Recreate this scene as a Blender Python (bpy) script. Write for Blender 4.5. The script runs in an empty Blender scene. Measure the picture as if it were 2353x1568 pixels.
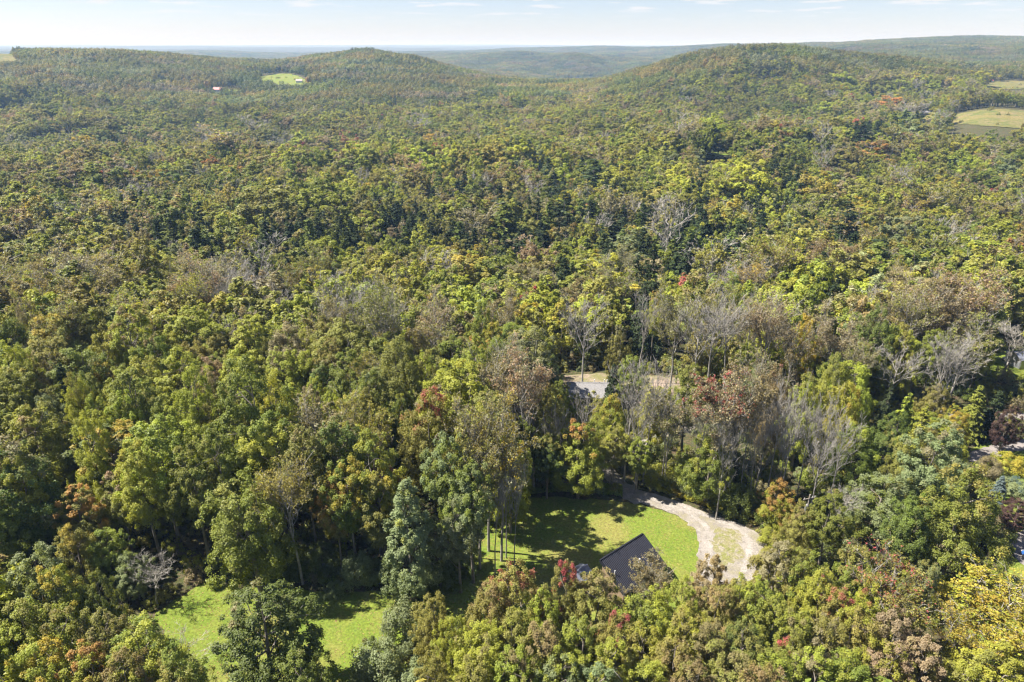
import bpy, math, random
import numpy as np
from mathutils import Vector
from mathutils.geometry import delaunay_2d_cdt

# ------------------------------------------------------------------ camera, sky, sun, exposure
SC = bpy.context.scene
COL = SC.collection
CAMZ, PITCH = 60.0, math.radians(23.3)
camd = bpy.data.cameras.new('camera'); cam = bpy.data.objects.new('camera', camd); COL.objects.link(cam)
camd.sensor_width = 36.0; camd.lens = 24.0; camd.clip_start = 1.0; camd.clip_end = 80000.0
cam.location = (0, 0, CAMZ); cam.rotation_euler = (math.radians(90) - PITCH, 0, 0)
SC.camera = cam

SUN_EL, SUN_AZ = math.radians(53), math.radians(173)     # azimuth counted from +X towards +Y: the sun stands on the left, a little ahead
sdir = Vector((math.cos(SUN_EL) * math.cos(SUN_AZ), math.cos(SUN_EL) * math.sin(SUN_AZ), math.sin(SUN_EL)))
sl = bpy.data.lights.new('sun', 'SUN'); sl.energy = 5.0; sl.angle = math.radians(0.53); sl.color = (1.0, 0.955, 0.88)
so = bpy.data.objects.new('sun', sl); COL.objects.link(so); so.location = (-200, 60, 300)
so.rotation_euler = sdir.to_track_quat('Z', 'Y').to_euler()

W = bpy.data.worlds.new('World'); SC.world = W; W.use_nodes = True
wn, wl = W.node_tree.nodes, W.node_tree.links
wn.clear()
def N(nodes, t, **kw):
    n = nodes.new(t)
    for k, v in kw.items():
        setattr(n, k, v)
    return n
sky = N(wn, 'ShaderNodeTexSky', sky_type='NISHITA', sun_disc=False)
sky.sun_elevation = SUN_EL; sky.sun_rotation = math.atan2(sdir.x, sdir.y); sky.altitude = 500; sky.air_density = 1.0; sky.dust_density = 0.3; sky.ozone_density = 3.0
bg = N(wn, 'ShaderNodeBackground'); bg.inputs['Strength'].default_value = 0.05
wo = N(wn, 'ShaderNodeOutputWorld')
# a thin layer of small fair-weather clouds, the same over the whole sky
tc = N(wn, 'ShaderNodeTexCoord'); sep = N(wn, 'ShaderNodeSeparateXYZ'); wl.new(tc.outputs['Generated'], sep.inputs[0])
zc = N(wn, 'ShaderNodeMath', operation='MAXIMUM'); zc.inputs[1].default_value = 0.0; wl.new(sep.outputs['Z'], zc.inputs[0])
za = N(wn, 'ShaderNodeMath', operation='ADD'); za.inputs[1].default_value = 0.03; wl.new(zc.outputs[0], za.inputs[0])
dx = N(wn, 'ShaderNodeMath', operation='DIVIDE'); wl.new(sep.outputs['X'], dx.inputs[0]); wl.new(za.outputs[0], dx.inputs[1])
dy = N(wn, 'ShaderNodeMath', operation='DIVIDE'); wl.new(sep.outputs['Y'], dy.inputs[0]); wl.new(za.outputs[0], dy.inputs[1])
cmb = N(wn, 'ShaderNodeCombineXYZ'); wl.new(dx.outputs[0], cmb.inputs[0]); wl.new(dy.outputs[0], cmb.inputs[1])
cn = N(wn, 'ShaderNodeTexNoise'); cn.inputs['Scale'].default_value = 1.1; cn.inputs['Detail'].default_value = 6; cn.inputs['Roughness'].default_value = 0.58
wl.new(cmb.outputs[0], cn.inputs['Vector'])
cr = N(wn, 'ShaderNodeMapRange', interpolation_type='SMOOTHSTEP'); cr.inputs['From Min'].default_value = 0.55; cr.inputs['From Max'].default_value = 0.65
wl.new(cn.outputs['Fac'], cr.inputs['Value'])
hz = N(wn, 'ShaderNodeMapRange', interpolation_type='SMOOTHSTEP'); hz.inputs['From Min'].default_value = 0.022; hz.inputs['From Max'].default_value = 0.045
wl.new(sep.outputs['Z'], hz.inputs['Value'])
cm = N(wn, 'ShaderNodeMath', operation='MULTIPLY'); wl.new(cr.outputs[0], cm.inputs[0]); wl.new(hz.outputs[0], cm.inputs[1])
cm2 = N(wn, 'ShaderNodeMath', operation='MULTIPLY'); cm2.inputs[1].default_value = 0.8; wl.new(cm.outputs[0], cm2.inputs[0])
mixc = N(wn, 'ShaderNodeMix', data_type='RGBA'); wl.new(cm2.outputs[0], mixc.inputs['Factor'])
wb = N(wn, 'ShaderNodeMix', data_type='RGBA', blend_type='MULTIPLY'); wb.inputs['Factor'].default_value = 1; wb.inputs['B'].default_value = (0.99, 0.93, 1.06, 1); wl.new(sky.outputs[0], wb.inputs['A']); wl.new(wb.outputs['Result'], mixc.inputs['A']); mixc.inputs['B'].default_value = (6.9, 6.8, 6.9, 1)
wl.new(mixc.outputs['Result'], bg.inputs['Color']); wl.new(bg.outputs[0], wo.inputs['Surface'])

vs = SC.view_settings; vs.view_transform = 'Standard'; vs.look = 'None'; vs.gamma = 1.0; vs.exposure = 1.5; vs.use_curve_mapping = False
cy = SC.cycles
cy.max_bounces = 6; cy.diffuse_bounces = 3; cy.glossy_bounces = 2; cy.transmission_bounces = 3; cy.volume_bounces = 1; cy.transparent_max_bounces = 6
cy.caustics_reflective = False; cy.caustics_refractive = False
cy.filter_width = 1.3
cy.use_denoising = True; cy.denoiser = 'OPENIMAGEDENOISE'; cy.denoising_prefilter = 'ACCURATE'; cy.denoising_input_passes = 'RGB_ALBEDO_NORMAL'

# ------------------------------------------------------------------ photograph coordinates (2353 x 1568) <-> world
FP, CX, CY = 2353 * 24 / 36.0, 1176.5, 784.0
cp, sp = math.cos(PITCH), math.sin(PITCH)
def slope(py):                       # dz per metre of y along the row py
    v = (CY - py) / FP
    return (-sp + v * cp) / (cp + v * sp)
def xslope(px, py):
    v = (CY - py) / FP
    return (px - CX) / FP / (cp + v * sp)
def project(x, y, z):
    d = y * cp - (z - CAMZ) * sp; u = y * sp + (z - CAMZ) * cp
    d = np.maximum(d, 0.01)
    return CX + FP * x / d, CY - FP * u / d, d

# ------------------------------------------------------------------ terrain heights
CANOPY = 15.0
ctrl = []
for px in (-500, 0, 500, 1176, 1850, 2353, 2850):
    a = (px - CX) / FP / cp
    for Y, z in ((16, 0), (30, 0), (60, 0), (95, 0), (150, -5), (220, -13), (330, -16)):
        ctrl.append((a, Y, z))
for px, z in ((-500, -22), (0, -20), (300, -20), (600, -18), (900, -14), (1176, -12), (1500, -10), (1850, -10), (2353, -8), (2850, -8)):
    ctrl.append(((px - CX) / FP / 0.98, 450, z))
def C(px, py, Y, kind='c'):
    ctrl.append((xslope(px, py), Y, CAMZ + Y * slope(py) - (CANOPY if kind == 'c' else 0)))
def CZ(px, z, Y):
    ctrl.append(((px - CX) / FP / 0.98, Y, z))
[CZ(q, -38, 600) for q in (-500, 0, 300, 600, 850)]; CZ(1050, -26, 620)
C(200, 315, 700, 'g'); C(40, 255, 850, 'g'); C(-500, 255, 850, 'g')
C(150, 110, 1350); C(0, 128, 1300, 'g'); C(-500, 115, 1300); C(280, 115, 1380); C(420, 122, 1450); C(540, 133, 1550); C(300, 200, 1000)
C(640, 134, 1700); C(750, 122, 1650); C(840, 111, 1600); C(940, 126, 1600); C(1040, 150, 1550); C(1150, 175, 1500)
C(640, 187, 1250, 'g'); C(500, 215, 1050); C(800, 200, 1050); C(900, 240, 850); C(600, 270, 750)
C(1225, 217, 1100, 'g'); C(1250, 184, 1250); C(1250, 260, 750)
C(1365, 184, 1250); C(1460, 155, 1150); C(1550, 127, 1080); C(1650, 111, 1030); C(1740, 107, 1000); C(1830, 111, 1020); C(1930, 127, 1050)
C(2070, 134, 1100); C(2353, 150, 1150); C(2850, 150, 1150)
C(1750, 200, 830); C(1500, 240, 800); C(2000, 190, 850); C(2300, 193, 950, 'g'); C(2260, 273, 600, 'g'); C(2100, 240, 680); C(1790, 285, 620); C(1640, 353, 440, 'g')
CZ(1740, 15, 1500); CZ(1500, 0, 1600); CZ(2100, 20, 1600); CZ(2500, 20, 1600)
C(2020, 90, 3000); C(2270, 85, 3200); C(2500, 85, 3200); C(2850, 88, 3200); C(1850, 98, 3500); C(2170, 106, 2100); C(2353, 108, 2000); C(2850, 108, 2000); C(1690, 101, 4000); C(1560, 105, 4500)
CZ(1900, 10, 5200); CZ(2300, 20, 5200)
C(1176, 180, 2400); C(1350, 178, 2400); C(1500, 165, 2600); C(1080, 127, 3300); C(1130, 125, 3300); C(1200, 120, 3400); C(1300, 125, 3300); C(1400, 128, 3200); C(1500, 123, 3800)
CZ(1250, 0, 4200); C(1250, 111, 5200); C(1380, 107, 5200); C(1480, 109, 5500); C(1100, 116, 5500)
CZ(450, -30, 2600); CZ(800, -30, 2600); CZ(0, -30, 2600); CZ(-500, -30, 2600); C(450, 119, 5000); C(300, 123, 5000); C(600, 125, 5000); CZ(-500, 10, 5000); CZ(0, 10, 5000); CZ(800, 0, 5000)
for i, px in enumerate((-700, -100, 300, 700, 1100, 1500, 1900, 2300, 2900)):
    CZ(px, 10 + 12 * (i % 2), 8000); C(px, 107.5 + 1.2 * math.sin(i * 2.1), 12000); C(px, 106 + 0.8 * math.sin(i * 1.3), 17000); C(px, 103.6 + 0.8 * math.sin(i * 2.9), 25000)
ctrl = np.array(ctrl)
KA = 2.6
cu = np.stack([ctrl[:, 0] * KA, np.log(ctrl[:, 1])], 1)
def kern(r): return np.sqrt(r * r + 0.05 ** 2)
Dm = kern(np.linalg.norm(cu[:, None] - cu[None], axis=2))
Pm = np.concatenate([np.ones((len(cu), 1)), cu], 1)
# heights are solved relative to distance so that near and far errors look alike
wgt = np.exp(cu[:, 1] * 0.6)
zt = ctrl[:, 2] / wgt
A = np.block([[Dm + 1e-4 * np.eye(len(cu)), Pm], [Pm.T, np.zeros((3, 3))]])
sol = np.linalg.solve(A, np.concatenate([zt, np.zeros(3)]))
GA = np.linspace(-1.9, 1.9, 381); GL = np.linspace(math.log(15), math.log(30000), 420)
ga, gl = np.meshgrid(GA, GL, indexing='ij')
pts = np.stack([ga.ravel() * KA, gl.ravel()], 1)
pc = np.clip(pts, [-1.1 * KA, 0], [1.1 * KA, math.log(25500)])
zz = np.empty(len(pts))
for i in range(0, len(pts), 20000):
    q = pc[i:i + 20000]
    zz[i:i + 20000] = kern(np.linalg.norm(q[:, None] - cu[None], axis=2)) @ sol[:-3] + sol[-3] + q @ sol[-2:]
zz = (zz * np.exp(pc[:, 1] * 0.6)).reshape(ga.shape)
for _ in range(3):
    p = np.pad(zz, 1, mode='edge')
    zz = (p[:-2, 1:-1] + p[2:, 1:-1] + p[1:-1, :-2] + p[1:-1, 2:] + 4 * zz) / 8
def vnoise(x, y, seed=0):
    xi = np.floor(x).astype(np.int64); yi = np.floor(y).astype(np.int64); fx = x - xi; fy = y - yi
    fx = fx * fx * (3 - 2 * fx); fy = fy * fy * (3 - 2 * fy)
    def hsh(i, j):
        n = (i * 374761393 + j * 668265263 + seed * 1442695041) & 0x7fffffff
        n = ((n ^ (n >> 13)) * 1274126177) & 0x7fffffff
        return ((n ^ (n >> 16)) & 0xffff) / 65535.0
    a = hsh(xi, yi); b = hsh(xi + 1, yi); c = hsh(xi, yi + 1); d = hsh(xi + 1, yi + 1)
    return (a * (1 - fx) + b * fx) * (1 - fy) + (c * (1 - fx) + d * fx) * fy - 0.5
def ss(e0, e1, x):
    t = np.clip((x - e0) / (e1 - e0), 0, 1); return t * t * (3 - 2 * t)
def ground_z(x, y):
    x = np.asarray(x, float); y = np.asarray(y, float)
    yy = np.clip(y, 16, 29000); a = np.clip(x / yy, -1.89, 1.89); l = np.log(yy)
    fi = (a - GA[0]) / (GA[1] - GA[0]); fj = (l - GL[0]) / (GL[1] - GL[0])
    i = np.clip(fi.astype(int), 0, len(GA) - 2); j = np.clip(fj.astype(int), 0, len(GL) - 2); u = fi - i; v = fj - j
    z = zz[i, j] * (1 - u) * (1 - v) + zz[i + 1, j] * u * (1 - v) + zz[i, j + 1] * (1 - u) * v + zz[i + 1, j + 1] * u * v
    z = z * ss(96, 150, y)
    z = z + 9 * vnoise(x / 110, y / 110, 4) * ss(150, 320, y) * (1 - .5 * ss(900, 2000, y)) + 8 * vnoise(x / 230, y / 230, 1) * ss(350, 900, y) + 16 * vnoise(x / 600, y / 600, 2) * ss(900, 2500, y) + 50 * vnoise(x / 2500, y / 1400, 3) * ss(4000, 9000, y)
    return z
BUMPS = []
def ground_z(x, y, base=ground_z):
    z = base(x, y)
    for bx, by, sx, sy, dz in BUMPS: z = z + dz * np.exp(-((np.asarray(x, float) - bx) / sx) ** 2 - ((np.asarray(y, float) - by) / sy) ** 2)
    return z
for px, py, Y, wpx in ((2020, 90, 3000, 130), (2270, 85, 3300, 150), (2150, 104, 2100, 120), (2340, 106, 1950, 140), (1850, 99, 3700, 90), (1700, 101, 4300, 90), (1570, 106, 4800, 80), (1130, 122, 3300, 70), (1215, 117, 3500, 70), (1330, 126, 2900, 60), (1430, 121, 3900, 80), (1240, 111, 5300, 70), (1380, 105, 5500, 80), (1080, 118, 5200, 60), (450, 118, 5000, 90), (330, 121, 5600, 70), (760, 112, 9000, 120), (560, 110, 8000, 80), (980, 109, 8600, 70), (1180, 160, 2500, 60), (1500, 150, 2600, 60),
                       (250, 113, 1330, 60), (60, 112, 1350, 60), (400, 121, 1480, 50), (730, 121, 1650, 50), (850, 109, 1620, 60), (960, 127, 1560, 50), (1650, 110, 1010, 50), (1750, 104, 1000, 60), (1850, 110, 1010, 50)):
    bx, by = Y * xslope(px, py), Y; want = CAMZ + Y * slope(py) - CANOPY; have = float(ground_z(bx, by)); BUMPS.append((bx, by, wpx / FP * Y * .8, max(.11 * Y, 60), want - have))
for px, py, Y, rx, ry in ((1655, 352, 440, 45, 40), (2270, 276, 600, 70, 60), (2310, 196, 950, 70, 80), (650, 187, 1250, 90, 110), (100, 261, 850, 80, 80)):
    bx = Y * xslope(px, py); BUMPS.append((bx, Y, rx, ry, CAMZ + Y * slope(py) - float(ground_z(bx, Y))))
def on_ground(px, py, h=0.0):
    """world point where the sight line through a picture point comes down to h above the ground"""
    sy, sx = slope(py), xslope(px, py)
    Y = np.exp(np.linspace(math.log(22), math.log(9000), 3000))
    f = CAMZ + Y * sy - (ground_z(Y * sx, Y) + h)
    k = np.argmax(f < 0)
    if f[k] >= 0 or k == 0: k = max(k, 1)
    t = f[k - 1] / (f[k - 1] - f[k] + 1e-9); y = Y[k - 1] + t * (Y[k] - Y[k - 1])
    return float(y * sx), float(y)

# ------------------------------------------------------------------ mesh helpers
def mesh_np(name, verts, faces, mats, attrs=None, matidx=None, smooth=False):
    """faces: one (n,k) array of equal-sized polygons"""
    me = bpy.data.meshes.new(name)
    verts = np.asarray(verts, np.float32); faces = np.asarray(faces, np.int32); n, k = faces.shape
    me.vertices.add(len(verts)); me.vertices.foreach_set('co', verts.ravel())
    me.loops.add(n * k); me.loops.foreach_set('vertex_index', faces.ravel())
    me.polygons.add(n); me.polygons.foreach_set('loop_start', np.arange(0, n * k, k, dtype=np.int32)); me.polygons.foreach_set('loop_total', np.full(n, k, np.int32))
    if matidx is not None: me.polygons.foreach_set('material_index', np.asarray(matidx, np.int32))
    me.polygons.foreach_set('use_smooth', np.full(n, bool(smooth)))
    for m in mats: me.materials.append(m)
    for an, arr in (attrs or {}).items():
        at = me.attributes.new(an, 'FLOAT_COLOR', 'POINT')
        at.data.foreach_set('color', np.concatenate([arr, np.ones((len(arr), 1))], 1).astype(np.float32).ravel())
    me.update(); me.validate(verbose=False)
    return me
def link(name, me, parent=None):
    o = bpy.data.objects.new(name, me); COL.objects.link(o)
    if parent: o.parent = parent
    return o
def tag(o, label=None, cat=None, group=None, kind=None):
    if label: o['label'] = label
    if cat: o['category'] = cat
    if group: o['group'] = group
    if kind: o['kind'] = kind
    return o
def empty(name, loc, rz=0.0):
    o = bpy.data.objects.new(name, None); COL.objects.link(o); o.location = loc; o.rotation_euler = (0, 0, rz); o.empty_display_size = 0.5
    return o
class MB:
    """collects boxes, prisms and cylinders into one mesh"""
    def __init__(s): s.v = []; s.f = []
    def add(s, v, f):
        b = len(s.v); s.v += [tuple(p) for p in v]; s.f += [tuple(b + i for i in q) for q in f]; return s
    def box(s, x0, x1, y0, y1, z0, z1):
        return s.add([(x0, y0, z0), (x1, y0, z0), (x1, y1, z0), (x0, y1, z0), (x0, y0, z1), (x1, y0, z1), (x1, y1, z1), (x0, y1, z1)],
                     [(0, 3, 2, 1), (4, 5, 6, 7), (0, 1, 5, 4), (1, 2, 6, 5), (2, 3, 7, 6), (3, 0, 4, 7)])
    def hexa(s, p):                                  # eight corners, bottom four then top four
        return s.add(p, [(0, 3, 2, 1), (4, 5, 6, 7), (0, 1, 5, 4), (1, 2, 6, 5), (2, 3, 7, 6), (3, 0, 4, 7)])
    def tube(s, a, b, r0, r1=None, n=8):
        r1 = r0 if r1 is None else r1; a = Vector(a); b = Vector(b); t = (b - a).normalized()
        u = t.cross(Vector((0, 0, 1)) if abs(t.z) < .9 else Vector((1, 0, 0))).normalized(); w = t.cross(u)
        v = [a + (u * math.cos(2 * math.pi * i / n) + w * math.sin(2 * math.pi * i / n)) * r0 for i in range(n)] + [b + (u * math.cos(2 * math.pi * i / n) + w * math.sin(2 * math.pi * i / n)) * r1 for i in range(n)]
        return s.add(v, [(i, (i + 1) % n, n + (i + 1) % n, n + i) for i in range(n)] + [tuple(range(n - 1, -1, -1)), tuple(range(n, 2 * n))])
    def build(s, name, mat, parent=None):
        me = bpy.data.meshes.new(name); me.from_pydata([tuple(p) for p in s.v], [], s.f); me.materials.append(mat); me.update()
        return link(name, me, parent)

# ------------------------------------------------------------------ materials
def new_mat(name):
    m = bpy.data.materials.new(name); m.use_nodes = True; nt = m.node_tree; nt.nodes.clear()
    return m, nt.nodes, nt.links
def pbr(name, col, rough=0.7, metal=0.0, spec=0.4, var=0.12, scale=6.0):
    m, n, l = new_mat(name); b = N(n, 'ShaderNodeBsdfPrincipled'); o = N(n, 'ShaderNodeOutputMaterial'); l.new(b.outputs[0], o.inputs[0])
    tcn = N(n, 'ShaderNodeTexCoord'); nz = N(n, 'ShaderNodeTexNoise'); nz.inputs['Scale'].default_value = scale; nz.inputs['Detail'].default_value = 5; l.new(tcn.outputs['Object'], nz.inputs['Vector'])
    mr = N(n, 'ShaderNodeMapRange'); mr.inputs['From Min'].default_value = 0.3; mr.inputs['From Max'].default_value = 0.7; mr.inputs['To Min'].default_value = 1 - var; mr.inputs['To Max'].default_value = 1 + var; l.new(nz.outputs['Fac'], mr.inputs['Value'])
    mx = N(n, 'ShaderNodeMix', data_type='RGBA', blend_type='MULTIPLY'); mx.inputs['Factor'].default_value = 1; mx.inputs['A'].default_value = (*col, 1); l.new(mr.outputs[0], mx.inputs['B']); l.new(mx.outputs['Result'], b.inputs['Base Color'])
    b.inputs['Roughness'].default_value = rough; b.inputs['Metallic'].default_value = metal; b.inputs['Specular IOR Level'].default_value = spec
    return m
def ground_mat(name, cols, scales, fine=9.0, bump=0.5, rough=0.95, spec=0.1):
    """cols: list of colours blended by successive noises of the given scales (in 1/m)"""
    m, n, l = new_mat(name); b = N(n, 'ShaderNodeBsdfPrincipled'); o = N(n, 'ShaderNodeOutputMaterial'); l.new(b.outputs[0], o.inputs[0])
    g = N(n, 'ShaderNodeNewGeometry'); last = None
    for i, c in enumerate(cols):
        if last is None:
            r = N(n, 'ShaderNodeRGB'); r.outputs[0].default_value = (*c, 1); last = r.outputs[0]; continue
        nz = N(n, 'ShaderNodeTexNoise'); nz.inputs['Scale'].default_value = scales[i - 1]; nz.inputs['Detail'].default_value = 6; nz.inputs['Roughness'].default_value = 0.65; nz.noise_dimensions = '4D'; nz.inputs['W'].default_value = i * 3.7
        l.new(g.outputs['Position'], nz.inputs['Vector'])
        mr = N(n, 'ShaderNodeMapRange', interpolation_type='SMOOTHSTEP'); mr.inputs['From Min'].default_value = 0.46; mr.inputs['From Max'].default_value = 0.62; l.new(nz.outputs['Fac'], mr.inputs['Value'])
        mx = N(n, 'ShaderNodeMix', data_type='RGBA'); l.new(mr.outputs[0], mx.inputs['Factor']); l.new(last, mx.inputs['A']); mx.inputs['B'].default_value = (*c, 1); last = mx.outputs['Result']
    nf = N(n, 'ShaderNodeTexNoise'); nf.inputs['Scale'].default_value = fine; nf.inputs['Detail'].default_value = 4; nf.inputs['Roughness'].default_value = 0.7; l.new(g.outputs['Position'], nf.inputs['Vector'])
    mr = N(n, 'ShaderNodeMapRange'); mr.inputs['From Min'].default_value = 0.3; mr.inputs['From Max'].default_value = 0.7; mr.inputs['To Min'].default_value = 0.6; mr.inputs['To Max'].default_value = 1.4; l.new(nf.outputs['Fac'], mr.inputs['Value'])
    mx = N(n, 'ShaderNodeMix', data_type='RGBA', blend_type='MULTIPLY'); mx.inputs['Factor'].default_value = 1; l.new(last, mx.inputs['A']); l.new(mr.outputs[0], mx.inputs['B']); l.new(mx.outputs['Result'], b.inputs['Base Color'])
    bp = N(n, 'ShaderNodeBump'); bp.inputs['Strength'].default_value = bump; bp.inputs['Distance'].default_value = 0.15; l.new(nf.outputs['Fac'], bp.inputs['Height']); l.new(bp.outputs[0], b.inputs['Normal'])
    b.inputs['Roughness'].default_value = rough; b.inputs['Specular IOR Level'].default_value = spec
    return m
def leaf_mat(name, trans=0.42, spec=0.35, rough=0.5):
    m, n, l = new_mat(name); o = N(n, 'ShaderNodeOutputMaterial')
    def att(nm, t):
        a = N(n, 'ShaderNodeAttribute', attribute_type=t); a.attribute_name = nm; return a
    tint = att('tint', 'INSTANCER'); turn = att('turn', 'INSTANCER'); amt = att('tamt', 'INSTANCER'); inf = att('leafinfo', 'GEOMETRY'); tcol = att('tcol', 'GEOMETRY')
    sx = N(n, 'ShaderNodeSeparateColor'); l.new(inf.outputs['Color'], sx.inputs[0])
    w = N(n, 'ShaderNodeMath', operation='MULTIPLY_ADD'); l.new(sx.outputs['Green'], w.inputs[0]); w.inputs[1].default_value = 0.62; l.new(sx.outputs['Blue'], w.inputs[2])
    # blue holds 0.38 * height in the crown: the tops turn first
    th = N(n, 'ShaderNodeMath', operation='SUBTRACT'); th.inputs[0].default_value = 1.0; l.new(amt.outputs['Fac'], th.inputs[1])
    th2 = N(n, 'ShaderNodeMath', operation='SUBTRACT'); l.new(w.outputs[0], th2.inputs[0]); l.new(th.outputs[0], th2.inputs[1])
    mk = N(n, 'ShaderNodeMapRange', interpolation_type='SMOOTHSTEP'); mk.inputs['From Min'].default_value = -0.10; mk.inputs['From Max'].default_value = 0.10; l.new(th2.outputs[0], mk.inputs['Value'])
    mx = N(n, 'ShaderNodeMix', data_type='RGBA'); l.new(mk.outputs[0], mx.inputs['Factor']); l.new(tint.outputs['Color'], mx.inputs['A']); l.new(turn.outputs['Color'], mx.inputs['B'])
    m2 = N(n, 'ShaderNodeMix', data_type='RGBA', blend_type='MULTIPLY'); m2.inputs['Factor'].default_value = 1; l.new(mx.outputs['Result'], m2.inputs['A']); l.new(tcol.outputs['Color'], m2.inputs['B'])
    br = N(n, 'ShaderNodeMapRange'); br.inputs['To Min'].default_value = 0.62; br.inputs['To Max'].default_value = 1.38; l.new(sx.outputs['Red'], br.inputs['Value'])
    m3 = N(n, 'ShaderNodeMix', data_type='RGBA', blend_type='MULTIPLY'); m3.inputs['Factor'].default_value = 1; l.new(m2.outputs['Result'], m3.inputs['A']); l.new(br.outputs[0], m3.inputs['B'])
    p = N(n, 'ShaderNodeBsdfPrincipled'); p.inputs['Roughness'].default_value = rough; p.inputs['Specular IOR Level'].default_value = spec; l.new(m3.outputs['Result'], p.inputs['Base Color'])
    t = N(n, 'ShaderNodeBsdfTranslucent')
    m4 = N(n, 'ShaderNodeMix', data_type='RGBA', blend_type='MULTIPLY'); m4.inputs['Factor'].default_value = 1; l.new(m3.outputs['Result'], m4.inputs['A']); m4.inputs['B'].default_value = (1.25, 1.2, 0.7, 1); l.new(m4.outputs['Result'], t.inputs['Color'])
    ms = N(n, 'ShaderNodeMixShader'); ms.inputs[0].default_value = trans; l.new(p.outputs[0], ms.inputs[1]); l.new(t.outputs[0], ms.inputs[2]); l.new(ms.outputs[0], o.inputs[0])
    return m
M_LEAF = leaf_mat('leaf')
M_NEEDLE = leaf_mat('needle', trans=0.12, spec=0.2, rough=0.6)
M_BARK = pbr('bark', (0.20, 0.172, 0.138), 0.9, var=0.35, scale=2.5)
M_PALE = pbr('pale_bark', (0.30, 0.275, 0.235), 0.85, var=0.3, scale=2.0)
M_FLOOR = ground_mat('forest_floor', [(0.05, 0.055, 0.02), (0.085, 0.06, 0.035), (0.06, 0.075, 0.022), (0.11, 0.085, 0.05)], [0.25, 0.9, 1.9], fine=3.5, bump=0.9)
M_LAWN = ground_mat('lawn_grass', [(0.132, 0.172, 0.026), (0.155, 0.172, 0.034), (0.112, 0.158, 0.023), (0.185, 0.175, 0.048)], [0.22, 0.6, 0.09], fine=3.2, bump=0.6)
M_FIELD = ground_mat('field_grass', [(0.13, 0.13, 0.038), (0.175, 0.145, 0.05), (0.09, 0.11, 0.03), (0.19, 0.15, 0.07)], [0.02, 0.05, 0.12], fine=0.7, bump=0.4)
M_GRAVEL = ground_mat('gravel', [(0.285, 0.255, 0.222), (0.33, 0.298, 0.262), (0.24, 0.215, 0.145), (0.225, 0.20, 0.175)], [0.8, 0.33, 2.2], fine=12.0, bump=0.7)
M_ROAD = ground_mat('road_gravel', [(0.23, 0.205, 0.19), (0.28, 0.245, 0.225), (0.19, 0.17, 0.155)], [0.5, 1.4], fine=12.0, bump=0.5)
M_TRACK = ground_mat('wheel_track', [(0.30, 0.27, 0.238), (0.35, 0.318, 0.283), (0.25, 0.225, 0.19)], [0.9, 2.4], fine=12.0, bump=0.6)
M_THIN = ground_mat('thin_grass', [(0.21, 0.19, 0.10), (0.16, 0.165, 0.05), (0.25, 0.22, 0.17)], [0.7, 1.6], fine=5.0, bump=0.6)
M_SOIL = ground_mat('bare_soil', [(0.25, 0.19, 0.145), (0.30, 0.235, 0.185), (0.17, 0.16, 0.07)], [0.5, 0.2], fine=6.0, bump=0.6)

# ------------------------------------------------------------------ the ground: one sheet from under the drone to the horizon
rows = np.concatenate([np.linspace(-400, 20, 8)[:-1], np.linspace(20, 140, 50)[:-1], np.exp(np.linspace(math.log(140), math.log(26000), 330))])
cols = np.linspace(-1.25, 1.25, 230)
RY, CA = np.meshgrid(rows, cols, indexing='ij')
GX = CA * np.maximum(RY, 260.0); GY = RY
GZ = ground_z(GX, GY)
nr, nc = GX.shape
idx = np.arange(nr * nc).reshape(nr, nc)
gf = np.stack([idx[:-1, :-1], idx[:-1, 1:], idx[1:, 1:], idx[1:, :-1]], -1).reshape(-1, 4)
ground = link('ground', mesh_np('ground', np.stack([GX, GY, GZ], -1).reshape(-1, 3), gf, [M_FLOOR], smooth=True)); tag(ground, kind='structure')

def in_poly(x, y, poly):
    x = np.asarray(x, float); y = np.asarray(y, float); ins = np.zeros(x.shape, bool)
    for (x0, y0), (x1, y1) in zip(poly, poly[1:] + poly[:1]):
        if y0 == y1: continue
        c = ((y0 > y) != (y1 > y)) & (x < (x1 - x0) * (y - y0) / (y1 - y0) + x0)
        ins ^= c
    return ins
def world_poly(pp): return [on_ground(*p) for p in pp]
def sheet(name, wp, mat, lift, step, rough=0.3, seed=0):
    """a piece of ground cover: the outline roughened, filled with a grid that follows the terrain"""
    rng = np.random.default_rng(seed); out = []
    for (x0, y0), (x1, y1) in zip(wp, wp[1:] + wp[:1]):
        L = math.hypot(x1 - x0, y1 - y0); k = max(1, int(L / step))
        for i in range(k):
            t = i / k; out.append((x0 + (x1 - x0) * t, y0 + (y1 - y0) * t))
    for _ in range(2):                                     # round the corners
        out = [((out[i - 1][0] + 2 * out[i][0] + out[(i + 1) % len(out)][0]) / 4, (out[i - 1][1] + 2 * out[i][1] + out[(i + 1) % len(out)][1]) / 4) for i in range(len(out))]
    out = [(x + rng.normal(0, rough), y + rng.normal(0, rough)) for x, y in out]
    xs = [p[0] for p in out]; ys = [p[1] for p in out]; s2 = step * 1.5
    gx, gy = np.meshgrid(np.arange(min(xs), max(xs), s2), np.arange(min(ys), max(ys), s2)); gx = gx.ravel(); gy = gy.ravel()
    k = in_poly(gx, gy, out); gx = gx[k]; gy = gy[k]
    vin = [Vector(p) for p in out] + [Vector((a, b)) for a, b in zip(gx, gy)]
    n = len(out)
    r = delaunay_2d_cdt(vin, [(i, (i + 1) % n) for i in range(n)], [], 1, 1e-4)
    vx = np.array([v.x for v in r[0]]); vy = np.array([v.y for v in r[0]])
    me = bpy.data.meshes.new(name); me.from_pydata(list(zip(vx.tolist(), vy.tolist(), (ground_z(vx, vy) + lift).tolist())), [], [tuple(f) for f in r[2]])
    me.materials.append(mat); me.polygons.foreach_set('use_smooth', np.full(len(me.polygons), True)); me.update()
    return tag(link(name, me), kind='structure')

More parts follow.
